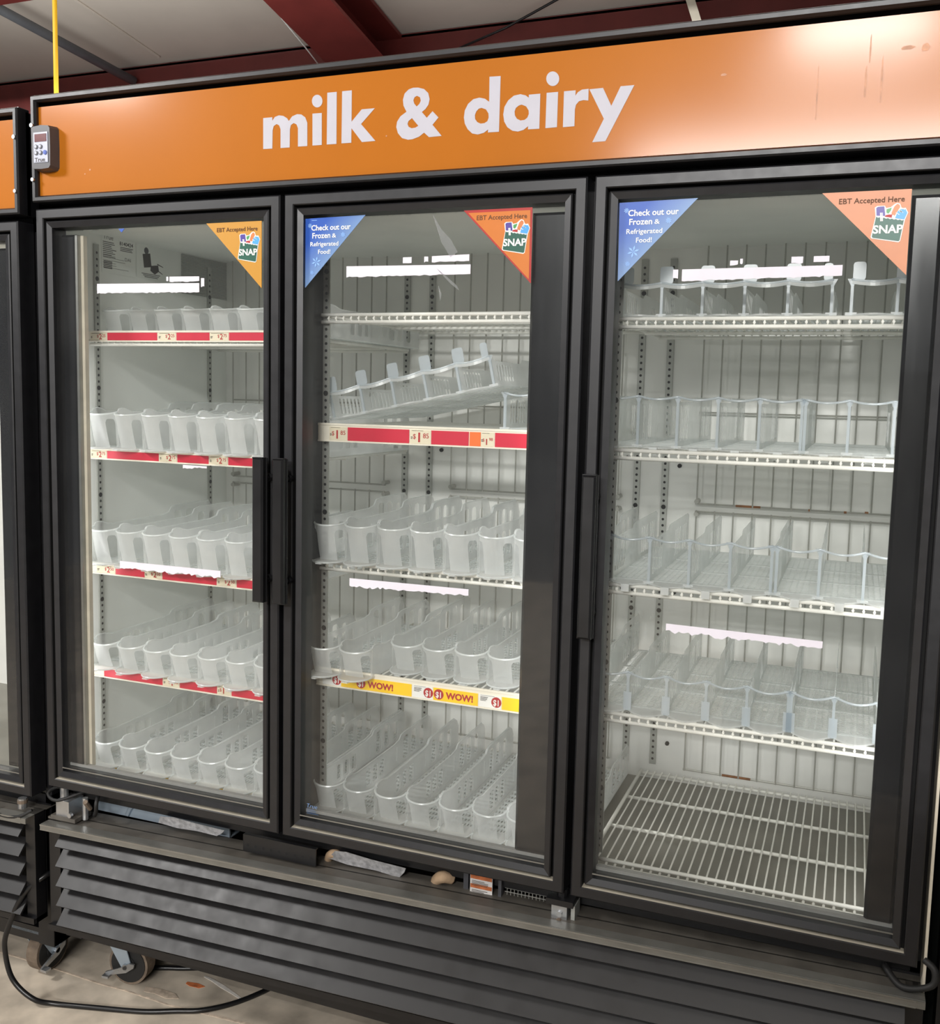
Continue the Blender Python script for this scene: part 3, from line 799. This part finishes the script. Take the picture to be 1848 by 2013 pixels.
# printed data sheet and drawing on the left wall
m = MB(); X = 0.0209
F = lambda a, b: (X, a, b)
def quad(a0, a1, b0, b1, mt, dx=0.0): m.poly([(X + dx, a0, b0), (X + dx, a1, b0), (X + dx, a1, b1), (X + dx, a0, b1)], mt)
m.box(X, X + .0006, 0.178, 0.302, 1.835, 1.935, 'liner_grey')
X = 0.0217
m.text('True', 'ink_dark', lambda a, b: (X, 0.184 + a, 1.918 + b), 0.018, 0.036)
m.text('8140424', 'ink_dark', lambda a, b: (X, 0.243 + a, 1.910 + b), 0.013, 0.05, bold=.02)
m.text('DAI', 'ink_dark', lambda a, b: (X, 0.262 + a, 1.872 + b), 0.012, 0.022)
for k in range(9): quad(.182, .182 + random.uniform(.03, .05), 1.910 - k * .0045, 1.9118 - k * .0045, 'ink_dark')
for k in range(3): quad(.245, .245 + random.uniform(.03, .05), 1.904 - k * .004, 1.9058 - k * .004, 'ink_dark')
for k in range(5): quad(.184, .215, 1.862 - k * .004, 1.8645 - k * .004, 'ink_dark')
for k in range(7): quad(.182, .182 + random.uniform(.04, .1), 1.884 - k * .006, 1.8848 - k * .006, 'ink_dark')
m.build('data_sheet', cooler)
m = MB(); X = 0.0209
m.box(X, X + .0006, 0.306, 0.421, 1.838, 1.926, 'liner_grey'); X = 0.0217
for a in (((.33, 1.90), (.36, 1.905), (.365, 1.87), (.335, 1.865)), ((.362, 1.873), (.392, 1.878), (.395, 1.862), (.378, 1.852), (.36, 1.86)), ((.388, 1.882), (.412, 1.876), (.412, 1.874), (.388, 1.879)), ((.388, 1.866), (.41, 1.857), (.41, 1.855), (.388, 1.863))):
    m.flat([list(a)], 'ink_dark', F)
m.disc((X, .345, 1.91), (1, 0, 0), .009, 'display_grey', 12)
for k in range(3): quad(.325 + k * .006, .40 - k * .005, 1.8495 - k * .004, 1.8512 - k * .004, 'ink_dark')
m.build('warning_drawing', cooler)
m = MB(); X = 0.0209
for k in range(26): m.box(X, X + .003, 0.49, 0.70, 1.815 + k * .0042, 1.8172 + k * .0042, 'pilaster_metal')
m.build('vent_grille', cooler)

# ------------------------------------------------------------- what shows in the slot under the doors
m = MB()
m.box(0.06, 0.46, 0.085, 0.09, 0.485, 0.548, 'zinc'); m.box(0.06, 0.46, 0.09, 0.30, 0.484, 0.487, 'zinc')
m.tube(spline([(0.16, .083, .49), (0.175, .081, .515), (0.20, .081, .523), (0.45, .081, .523)]), 0.006, 'zinc', 6)
m.build('drip_tray', cooler, smooth=False)
for pts in ([(0.295, .528), (0.335, .534), (.40, .530), (.478, .527), (.47, .518), (.452, .506), (.40, .508), (.34, .504), (.285, .508)],
            [(0.772, .536), (0.80, .540), (.86, .534), (.945, .530), (.94, .518), (.925, .500), (.87, .506), (.80, .505), (.752, .512)]):
    m = MB(); m.slab([pts], 'foil', lambda a, b: (a, 0.035 + (0.54 - b) * 0.3, b), lambda a, b: (a, 0.037 + (0.54 - b) * .3, b - .001))
    tag(m.build('foil_tape', cooler), 'crinkled silver foil tape')
m = MB()
m.box(0.548, 0.738, 0.012, 0.015, 0.503, 0.541, 'black_paint'); m.box(0.548, 0.738, 0.012, 0.022, 0.541, 0.543, 'black_paint')
for k in range(9): m.disc((0.561 + k * 0.0205, 0.0115, 0.519), (0, -1, 0), 0.0034, 'hole_black', 8)
tag(m.build('perforated_bracket', cooler), 'black bracket with a row of holes')
for x, r in ((0.757, .010), (1.022, .013)):
    m = MB(); m.tube(spline([(x - .02, .07, .49), (x - .008, .055, .512), (x + .006, .05, .522), (x + .02, .065, .515)], 6), r, 'tan_foam', 10); m.build('pipe_insulation', cooler, smooth=True)
m = MB(); m.box(1.092, 1.142, 0.045, 0.0465, 0.485, 0.548, 'warn_white')
m.box(1.093, 1.141, 0.0440, 0.0452, 0.536, 0.545, 'paint_orange'); m.box(1.093, 1.141, 0.0440, 0.0452, 0.516, 0.524, 'paint_orange')
for z in (.534, .514): lrow(1.096, z - .003, .04, 4, m, .0438, 'ink_dark', .0012, .003)
m.box(1.075, 1.086, .05, .055, .47, .55, 'display_grey')
m.build('warning_label', cooler)
m = MB(); m.box(1.155, 1.162, .045, .06, .47, .55, 'display_grey')
for k in range(12): m.cyl((1.17 + k * .008, .06, .48), (1.17 + k * .008, .06, .545), .0008, 'guard_wire', 4)
for k in range(8): m.cyl((1.165, .06, .482 + k * .008), (1.265, .06, .482 + k * .008), .0008, 'guard_wire', 4)
m.build('fan_guard', cooler)
m = MB()
m.box(1.283, 1.315, 0.005, 0.05, 0.495, 0.54, 'steel'); m.box(1.272, 1.328, 0.0, 0.055, 0.54, 0.552, 'black_paint'); m.box(1.322, 1.330, .01, .05, .50, .54, 'pilaster_metal')
m.cyl((1.3, .005, .522), (1.3, .0, .522), .006, 'steel', 10); m.cyl((1.3, .005, .505), (1.3, -.002, .505), .008, 'wheel_tread', 10)
m.cyl((1.30, .025, .55), (1.30, .025, .567), .012, 'black_paint', 12)
m.build('hinge_bracket', cooler)
m = MB()
m.box(0.012, 0.052, 0.0, 0.05, 0.496, 0.535, 'steel'); m.box(0.0, 0.075, -0.005, 0.05, 0.487, 0.497, 'dusty_ledge'); m.cyl((0.06, .0, .505), (0.06, -.008, .505), .006, 'steel', 8)
m.cyl((0.02, .02, .53), (0.02, .02, .567), .01, 'steel', 10); m.cyl((.085, .02, .49), (.085, .02, .545), .007, 'steel', 8); m.cyl((.10, .02, .52), (.104, .0, .545), .006, 'wheel_tread', 8)
m.box(-0.012, 0.03, -0.002, 0.02, 0.484, 0.489, 'dusty_ledge')
m.build('hinge_bracket', cooler)
m = MB(); m.tube(spline([(0.076, .03, .556), (.03, -.012, .541), (-0.008, -.004, .547), (-.006, .02, .556), (.03, .035, .556)]), 0.0042, 'rubber', 8); m.build('door_heater_cord', cooler, smooth=True)
m = MB(); m.tube(spline([(0.12, .03, .56), (.138, .0, .549), (.132, .005, .525), (.105, .03, .50)]), 0.005, 'rubber', 8); m.build('door_heater_cord', cooler, smooth=True)
m = MB(); m.tube(spline([(1.90, .03, .545), (1.93, -.008, .532), (1.975, -.014, .548), (1.979, -.01, .575), (1.962, .0, .586)]), 0.006, 'rubber', 8); m.build('door_heater_cord', cooler, smooth=True)
m = MB(); m.box(1.962, 1.9665, 0.0, 0.055, 0.50, 1.97, 'gasket_cream'); m.build('edge_trim', cooler)
caster(cooler, (0.112, 0.150, 0.0), 0.12)
caster(cooler, (1.85, 0.150, 0.0), 0.0)
caster(cooler, (0.112, 0.62, 0.0), 0.4); caster(cooler, (1.85, 0.62, 0.0), 0.4)
for p in ((0.112, 0.150), (1.85, 0.150), (0.112, 0.62), (1.85, 0.62)):
    pass

# neighbour on the left: same make, stands a little lower and nearer
nb = thing('display_cooler', 'black display cooler cut off by the left edge, blank orange sign', 'cooler', (-0.035 - XR, -0.02, -0.028))
cooler_shell(nb, (2,), plain=True)
c = caster(nb, (1.865, 0.13, 0.028), math.radians(90)); caster(nb, (1.865, 0.62, 0.028), 1.3); caster(nb, (0.12, 0.13, 0.028), 1.3); caster(nb, (0.12, 0.62, 0.028), 1.3)

m = MB()
m.tube(spline([(1.845, -.012, .544), (1.86, -.03, .528), (1.90, -.03, .520), (1.945, -.03, .528), (1.975, -.02, .545)]), 0.004, 'rubber', 8)
m.build('door_heater_cord', nb, smooth=True)
m = MB(); m.cyl((1.925, 0.0, .535), (1.925, 0.0, .56), .011, 'steel', 12); m.cyl((1.925, 0, .548), (1.925, 0, .556), .0125, 'wheel_tread', 12); m.build('hinge_bracket', nb)

# cabinet edge at the far right
rt = thing('display_cooler', 'dark cooler corner just visible beyond the right edge of three-door cooler', 'cooler', (1.992, 0.10, 0))
m = MB(); m.box(0, 0.6, 0.0, 0.62, 0.02, 2.0, 'green_grey'); m.build('cabinet', rt)
m = MB(); m.box(0.0, 0.02, -0.05, 0.0, 0.02, 2.0, 'black_paint'); m.build('corner_post', rt)

# power cords on the floor
m = MB()
m.tube(spline([(-0.02, .06, 0.33), (-0.0291, 0.0, 0.3294), (-0.0712, -.03, 0.2841), (-0.105, -.05, 0.1932), (-0.1135, -.05, 0.1374), (-0.0907, -.05, 0.0688), (-0.0359, -.04, 0.0248), (0.010, -0.012, 0.0065), (0.11, 0.015, 0.006), (0.2271, 0.0488, 0.006), (0.3, 0.083, .006), (0.3616, 0.1136, 0.006), (0.42, .175, .006), (0.4682, 0.2717, 0.006), (0.50, 0.40, 0.006)], 10), 0.0065, 'cord_black', 10)
tag(m.build('power_cord', smooth=True), 'thick black power cord looping out across the floor at lower left', 'cord')
m = MB(); m.tube(spline([(-0.05, .30, .006), (0.096, 0.2176, 0.006), (0.1765, 0.2319, 0.006), (0.2569, 0.267, 0.006), (0.40, .33, .006), (.6, .45, .006)], 8), 0.0065, 'cord_black', 10)
tag(m.build('power_cord', smooth=True), 'black cord lying behind the caster under the cooler', 'cord')

# ================================================================= wire shelves
SW, SD = 0.615, 0.53


def make_shelf(n=33):
    root = thing('wire_shelf', 'x', 'shelf', group='white wire shelves in the coolers')
    m = MB()
    r = 0.0042
    m.cyl((0, 0, -r), (SW, 0, -r), r, 'shelf_white', 8); m.cyl((0, 0.001, -0.0195), (SW, 0.001, -0.0195), r, 'shelf_white', 8)
    for y in (SD * .34, SD * .67, SD - .005):
        m.cyl((0, y, -0.0085), (SW, y, -0.0085), r, 'shelf_white', 8)
    for x in (0.002, SW - 0.002):
        m.cyl((x, 0, -r), (x, SD, -r), 0.0045, 'shelf_white', 8)
    m.build('frame', root, smooth=True)
    m = MB(); r = 0.0019
    for k in range(1, n):
        x = SW * k / n
        m.cyl((x, 0.002, -0.0022), (x, SD, -0.0022), r, 'shelf_white', 6)
        m.cyl((x, -0.0005, -0.004), (x, -0.0005, -0.021), r, 'shelf_white', 6)
        m.cyl((x, -0.0035, -0.0118), (x, 0.002, -0.0118), 0.0027, 'shelf_white', 6)
    m.build('wires', root)
    return root


BX = {'left': 0.026, 'middle': 0.675, 'right': 1.326}
SHELVES = {'left': (1.673, 1.398, 1.111, 0.846, 0.591), 'middle': (1.724, 1.477, 1.170, 0.915, 0.588), 'right': (1.711, 1.452, 1.179, 0.911, 0.596)}
LV = ('top', 'second', 'third', 'fourth', 'bottom')
proto = make_shelf()
SH = {}
LAB = {
    ('left', 0): 'top wire shelf behind the left door, its red price strip marked $2.25',
    ('left', 1): 'wire shelf behind the left door with red strip marked $2.75',
    ('left', 2): 'wire shelf behind the left door with red strip marked $2.50',
    ('left', 3): 'wire shelf behind the left door with red strip marked $1.50',
    ('left', 4): 'lowest wire shelf behind the left door, yellow and white tags under its trays',
    ('middle', 0): 'empty white wire shelf at the top behind the middle door',
    ('middle', 1): 'wire shelf behind the middle door with red $1.85 price strip',
    ('middle', 2): 'wire shelf behind the middle door without strip, above the torn paper strip',
    ('middle', 3): 'wire shelf behind the middle door with yellow WOW! price strip',
    ('middle', 4): 'lowest wire shelf behind the middle door, under the deep frosted lanes',
    ('right', 0): 'top wire shelf behind the right door holding tabbed trays',
    ('right', 1): 'second wire shelf from the top behind the right door',
    ('right', 2): 'middle wire shelf behind the right door, tray lips hanging over its front',
    ('right', 3): 'wire shelf behind the right door just below the torn paper strip',
    ('right', 4): 'bare white wire shelf at the bottom of the right door'}
first = True
for bay in ('left', 'middle', 'right'):
    for k in range(5):
        o = proto if first else copy_tree(proto)
        first = False
        o.location = (BX[bay], 0.13, SHELVES[bay][k]); o['label'] = LAB[bay, k]
        SH[bay, k] = o


def rail(sh, h, x1, tags, top=0.0, slope=0.0):
    """price channel clipped to the shelf front; tags = (kind, x0, x1, text) in room x"""
    ox, oy, oz = sh.location
    m = MB()
    m.box(-0.002, SW + .002, -0.0085, -0.0055, -h, top, 'rail_cream')
    m.box(-0.002, SW + .002, -0.0105, -0.0055, -h - .0005, -h + .0025, 'rail_cream')
    m.box(-0.002, SW + .002, -0.0105, -0.0055, top - .004, top + .0005, 'rail_cream')
    r = m.build('price_rail', sh)
    for kind, a, b, t in tags:
        a -= ox; b = min(b - ox, SW); y = -0.0095; w = b - a
        z0, z1 = -h + .003, top - .0045
        if top > 0 and h > .02: z1 = -0.0035
        hh = z1 - z0
        m = MB(); base = {'red': 'tag_red', 'cream': 'tag_cream', 'yellow': 'tag_yellow', 'white': 'tag_white', 'orange': 'tag_orange', 'wow': 'tag_yellow', 'one': 'tag_white', 'bare': 'tag_yellow'}[kind]
        m.box(a, b, y, y + .0012, z0, z1, base)
        if kind == 'cream':
            d, c = t.split()
            yy = y - .0004
            f = lambda x, z: (lambda p, q: (x + p, yy, z + q))
            ds = min(hh * .92, w * .52); cs = min(hh * .58, w * .30)
            xc = a + w * .985 - cs * 1.2; xd = xc - ds * .58; xs = xd - cs * .60
            m.text('$', 'ink_red', f(xs, z0 + hh * .36), cs, None, 'l', .004)
            m.text(d, 'ink_red', f(xd + (ds * .14 if d == '1' else 0), z0 + hh * .14), ds * 1.1, None, 'l', .03 if d == '1' else .016)
            m.text(c, 'ink_red', f(xc, z0 + hh * .42), cs, None, 'l', .006)
            lrow(a + w * .04, z0 + hh * .45, w * .12, 2, m, yy, 'ink_dark', .0016, .003)
            lrow(a + w * .08, z1 - .002, w * .8, 1, m, yy, 'ink_dark', .0007)
        elif kind == 'small':
            pass
        elif kind in ('wow', 'one'):
            yy = y - .0004
            if kind == 'wow':
                m.text('WOW!', 'ink_red', lambda p, q: (t + p - ox, yy, z0 + hh * .24 + q), hh * .72, 0.064, 'l', .04)
                cx = t - ox - 0.0165
            else:
                lrow(a + .004, z1 - .006, w * .4, 4, m, yy, 'ink_dark', .0012, .0025)
                lrow(a + .004, z1 - .002, w * .8, 1, m, yy, 'ink_dark', .0007)
                cx = b - .0105
            if kind == 'one' or a < cx - .006:
                m.disc((cx, yy, z0 + hh * .5), (0, -1, 0), hh * .42, 'ink_red', 16)
                m.text('$1', 'tag_white', lambda p, q: (cx - .007 + p, yy - .0003, z0 + hh * .24 + q), hh * .66, .0125, 'l', .02)
        m.build('price_tag', r)
    return r


def reds(spans, end):
    out = []; x = 0.078
    return out


rail(SH['left', 0], .013, 0, [('cream', .034, .084, '2 25'), ('red', .086, .234, ''), ('cream', .237, .288, '2 25'), ('red', .290, .383, ''), ('cream', .384, .435, '2 75'), ('red', .437, .65, '')], top=.0125)
rail(SH['left', 1], .026, 0, [('cream', .030, .078, '2 75'), ('red', .080, .235, ''), ('cream', .237, .288, '2 75'), ('red', .290, .379, ''), ('cream', .381, .432, '2 75'), ('red', .434, .65, '')])
rail(SH['left', 2], .027, 0, [('cream', .042, .099, '2 50'), ('red', .101, .189, ''), ('cream', .190, .241, '2 50'), ('red', .243, .400, ''), ('cream', .402, .455, '2 50'), ('red', .457, .65, '')])
rail(SH['left', 3], .027, 0, [('red', .060, .24, ''), ('cream', .242, .290, '1 50'), ('red', .292, .40, ''), ('cream', .402, .44, '1 50'), ('red', .442, .65, '')])
rail(SH['left', 4], .034, 0, [('white', .05, .09, ''), ('wow', .09, .155, .088), ('white', .157, .225, ''), ('wow', .227, .30, .235), ('white', .302, .38, ''), ('wow', .382, .455, .39), ('white', .457, .65, '')])
rail(SH['middle', 1], .036, 0, [('cream', .702, .747, '1 85'), ('red', .748, .898, ''), ('cream', .90, .949, '1 85'), ('red', .950, 1.036, ''), ('orange', 1.038, 1.063, ''), ('cream', 1.0635, 1.093, '1 98'), ('red', 1.095, 1.3, '')], top=.004)
rail(SH['middle', 3], .034, 0, [('one', .69, .737, ''), ('wow', .738, .914, .805), ('one', .916, .965, ''), ('wow', .9665, 1.071, .996), ('one', 1.073, 1.124, ''), ('yellow', 1.126, 1.3, '')], top=.008)

# ================================================================= bottle trays
PT = 0.079
ORD = ('leftmost', 'second from left', 'third from left', 'rightmost')


def rounded(a0, a1, b0, b1, r=0.004):
    P = []
    for cx, cy, t0 in ((a1 - r, b0 + r, -90), (a1 - r, b1 - r, 0), (a0 + r, b1 - r, 90), (a0 + r, b0 + r, 180)):
        for k in range(3):
            t = math.radians(t0 + 45 * k); P.append((cx + r * math.cos(t), cy + r * math.sin(t)))
    return P


def make_cup_tray(H=0.068, n=2):
    root = thing('bottle_tray', 'x', 'bottle tray', group='frosted two-lane bottle trays')
    N = 30; D = 0.50; BU = 0.036; LIP = 0.048; q = H / 0.07
    # base: open ribs and a rounded lip in front of every lane
    m = MB()
    for l in range(n):
        x0 = l * PT
        P = [(x0 + .001, 0.03)]
        for k in range(N + 1):
            t = math.pi * (1 - k / N)
            a = x0 + PT / 2 + (PT / 2 - .001) * math.cos(t)
            b = -LIP * math.sin(t)
            if k == N // 2 - 1: P += [(x0 + PT / 2 - .008, b - .001), (x0 + PT / 2 - .007, -(LIP + .009))]
            elif k == N // 2 + 1: P += [(x0 + PT / 2 + .007, -(LIP + .009)), (x0 + PT / 2 + .008, b - .001)]
            elif k == N // 2: pass
            else: P.append((a, b))
        P.append((x0 + PT - .001, 0.03))
        m.slab([P], 'tray_frost', lambda a, b: (a, b, 0.003), lambda a, b: (a, b, 0.0))
        m.tube([(x0 + PT / 2 + (PT / 2 - .001) * math.cos(math.pi * (1 - k / N)), -LIP * math.sin(math.pi * k / N), .0025) for k in range(N + 1)], .0016, 'tray_rim', 5)
        m.box(x0 + .001, x0 + .008, .03, D, 0, .0035, 'tray_frost'); m.box(x0 + PT - .008, x0 + PT - .001, .03, D, 0, .0035, 'tray_frost')
        for k in range(8):
            x = x0 + .0125 + k * .0075
            m.box(x - .0017, x + .0017, .03, D, 0, .003, 'tray_rim')
        y = .046
        while y < D:
            m.box(x0 + .008, x0 + PT - .008, y, y + .007, 0, .0033, 'tray_rim'); y += .023
    m.build('base', root)
    holes = [[(a, b * q) for a, b in rounded(p, p + .024, .014, .057)] for p in (.105, .142, .179)]
    holes += [[(a, b * q) for a, b in rounded(.275, .279, .02, .06, .0015)]] + [[(a, b * q) for a, b in rounded(p, p + .03, .014, .076, .007)] for p in (.315, .365)] + [[(a, b * q) for a, b in rounded(.42, .445, .014, .07, .007)]]
    out = [(a, b if b < .01 else b * q) for a, b in [(0, .002), (D, .002), (D, .06), (D - .012, .078), (D - .03, .088), (.32, .088), (.30, .085), (.29, .074), (.262, .072), (.262, .070), (.06, .070), (.045, .0725), (.03, .0765), (.015, .078), (.005, .0765), (0, .072)]]
    for i in range(n + 1):
        m = MB(); x = i * PT + (.0008 if i == 0 else (-.0008 if i == n else 0))
        m.slab([out] + holes, 'tray_wall', lambda a, b: (x - .0006, a, b), lambda a, b: (x + .0006, a, b))
        m.tube([(x, a, b * q) for a, b in ((0, .072), (.005, .0765), (.015, .078), (.03, .0765), (.045, .0725), (.06, .07), (.262, .071), (.29, .075), (.30, .085), (.32, .088), (D - .03, .088))], .0015, 'tray_frost', 5)
        m.build('divider', root)
    for l in range(n):
        m = MB(); x0 = l * PT
        def top(k):
            return H - .006 * math.sin(math.pi * k / N)
        def pt(k, z):
            t = math.pi * (1 - k / N); f = 0.22 + 0.78 * min(1, max(0, z / H)) ** .8
            return (x0 + PT / 2 + (PT / 2 - .0015) * math.cos(t), -BU * f * math.sin(t), z)
        def wt(k):
            # upper edge of the two side windows; none in the centre column
            u = abs(k / N - .5)
            if u < .17 or u > .46: return 0
            v = (u - .17) / .29
            return .82 * H * max(0, 1 - abs(2 * v - 1) ** 5) ** .35
        lo = .0032
        for k in range(N):
            a, b = wt(k), wt(k + 1)
            f = lambda j, r, g: g + (top(j) - g) * r
            if a <= lo and b <= lo: ga = gb = lo
            else: ga = max(a, lo); gb = max(b, lo)
            if (a <= lo) != (b <= lo): ga = gb = lo
            for p, w in ((0, .25), (.25, .5), (.5, .75), (.75, 1)):
                m.poly([pt(k, f(k, p, ga)), pt(k + 1, f(k + 1, p, gb)), pt(k + 1, f(k + 1, w, gb)), pt(k, f(k, w, ga))], 'tray_frost')
        m.tube([pt(k, top(k)) for k in range(N + 1)], .0023, 'tray_rim', 6)
        m.build('front_cup', root, smooth=False)
    return root


def make_lane_tray(n, h=0.068, tabs=False, thick=False):
    root = thing('lane_tray', 'x', 'bottle tray', group='clear lane trays')
    D = 0.49; N = 10
    m = MB()
    for l in range(n):
        x0 = l * PT
        P = [(x0 + .001, .02)]
        for k in range(N + 1):
            t = k / N; P.append((x0 + .001 + (PT - .002) * t, -.030 * math.sin(math.pi * t)))
        P.append((x0 + PT - .001, .02))
        m.slab([P], 'tray_frost', lambda a, b: (a, b, .003), lambda a, b: (a, b, 0))
        if not tabs and not thick:
            m.box(x0 + PT / 2 - .008, x0 + PT / 2 + .008, -.038, -.027, 0.0005, .003, 'tray_frost'); m.box(x0 + PT / 2 - .008, x0 + PT / 2 + .008, -.040, -.0375, -.012, .003, 'tray_frost')
    for k in range(n * 7 + 1):
        x = .0015 + (n * PT - .003) * k / (n * 7); m.box(x - .0014, x + .0014, .02, D, 0, .003, 'tray_clear')
    y = .022
    while y < D:
        m.box(0, n * PT, y, y + .0028, .0005, .0035, 'tray_clear'); y += .0088
    for y in (.02, .17, .32, D - .012):
        m.box(0, n * PT, y, y + .010, 0, .0038, 'tray_frost')
    m.build('base', root)
    dm = 'tray_frost' if tabs else 'tray_clear'
    hs = [rounded(a, a + .010, .014, h - .016, .003) for a in (.035, .053, .071, .089, .107, .125)] + [rounded(a, a + .012, .014, h - .02, .003) for a in (.30, .32, .34, .36, .40, .42, .44)]
    out = [(0, .002), (D, .002), (D, h - .006), (D - .02, h), (.22, h), (.20, h - .010), (.03, h - .010), (.012, h), (0, h)]
    for i in range(n + 1):
        m = MB(); x = i * PT + (.0012 if i == 0 else (-.0012 if i == n else 0))
        m.slab([out] + hs, dm, lambda a, b: (x - .0006, a, b), lambda a, b: (x + .0006, a, b))
        w = .0026
        m.box(x - w, x + w, -.003, .002, .001, h, 'tray_post')
        if thick: m.box(x - .008, x + .008, -.004, .0, .001, h * .48, 'tray_post')
        else: m.box(x - .010, x + .010, -.004, .004, .0005, .006, 'tray_frost')
        m.flat([[(x - w, h - .012), (x + w, h - .012), (x + .009, h + .001), (x - .009, h + .001)]], 'tray_post', front(-.0032))
        m.build('divider', root)
        if tabs and i < n + 1:
            m = MB(); m.slab([rounded(x - .004 if i else x, x + .022, h - .002, h + .031, .005)] if i < n else [rounded(x - .016, x, h - .002, h + .03, .005)], 'tray_post', front(-.0045), front(-.0030)); m.build('tab', root)
    m = MB()
    P = []
    for l in range(n):
        for k in range(N):
            t = k / N; P.append((l * PT + PT * t, -.003 - .014 * math.sin(math.pi * t), h - .006 * math.sin(math.pi * t)))
    P.append((n * PT, -.003, h))
    m.tube(P, .0023, 'tray_post', 6)
    if tabs:
        for p, q in zip(P, P[1:]):
            m.poly([(p[0], p[1] - .001, p[2] - .008), (q[0], q[1] - .001, q[2] - .008), (q[0], q[1] - .001, q[2] + .002), (p[0], p[1] - .001, p[2] + .002)], 'tray_rim')
    m.build('front_rail', root, smooth=True)
    return root


low = make_cup_tray(0.068); tall = make_cup_tray(0.090); used = set()
WH = {('left', 0): 'the $2.25 shelf', ('left', 1): 'the red $2.75 shelf', ('left', 2): 'the red $2.50 shelf', ('left', 3): 'the red $1.50 shelf', ('left', 4): "the left door's lowest shelf",
      ('middle', 2): "the middle shelf without strip", ('middle', 3): 'the yellow WOW! shelf', ('middle', 4): "the middle door's lowest shelf"}
for bay, k in sorted(WH, key=lambda a: (a[0], a[1])):
    for u in range(4):
        src = tall if (bay, k) in (('left', 1), ('left', 2), ('middle', 2)) else low
        o = copy_tree(src) if src.name in used else src
        used.add(src.name)
        x0 = 0.0258 if bay == 'left' else 0.665
        y0 = {('middle', 2): 0.128, ('left', 0): 0.185}.get((bay, k), 0.132)
        if (bay, k) == ('middle', 3):
            y0 = 0.106 if u == 0 else 0.205
        o.location = (x0 + u * 2 * PT + (0.0012 * u), y0 + random.uniform(-.002, .002), SHELVES[bay][k] + .0008)
        o['label'] = f'frosted two-lane bottle tray, {ORD[u]} of four on {WH[bay, k]}'
        if (bay, k, u) == ('middle', 3, 0):
            o['label'] = 'frosted two-lane bottle tray pulled forward over the yellow WOW! strip'

P1 = make_lane_tray(5, .066, tabs=True); P1.location = (1.346, .15, 1.7118); P1['label'] = 'clear five-lane tray with upright tabs on the top right shelf'
P2 = make_lane_tray(2, .066, tabs=True); P2.location = (1.773, .15, 1.7118); P2['label'] = 'clear tabbed tray end at the top right corner of the right door'
P3 = make_lane_tray(5, .104); P3.location = (1.304, .175, 1.4528); P3['label'] = "clear five-lane tray on the right door's second shelf"
P4 = make_lane_tray(3, .104); P4.location = (1.703, .175, 1.4528); P4['label'] = "clear three-lane tray at the right end of right door's second shelf"
P5 = make_lane_tray(4, .096); P5.location = (1.345, .143, 1.1798); P5['label'] = "clear four-lane tray on left half of the right door's middle shelf"
P6 = make_lane_tray(3, .096); P6.location = (1.668, .143, 1.1798); P6['label'] = "clear three-lane tray on right half of the right door's middle shelf"
P7 = make_lane_tray(5, .082, thick=True); P7.location = (1.311, .148, 0.9118); P7['label'] = "clear five-lane tray with thick front posts on right door's fourth shelf"
P8 = make_lane_tray(3, .082, thick=True); P8.location = (1.709, .148, 0.9118); P8['label'] = "clear three-lane tray with thick posts at right end of fourth shelf"
P9 = make_lane_tray(5, .066, tabs=True); P9.location = (0.690, .165, 1.4865); P9.rotation_euler = (0, math.radians(-12.2), 0)
P9['label'] = 'clear tabbed tray lying tilted up to the right above the $1.85 strip'
PA = make_lane_tray(2, .080); PA.location = (1.092, .185, 1.4778); PA['label'] = 'clear tray standing flat at right end of the $1.85 shelf'
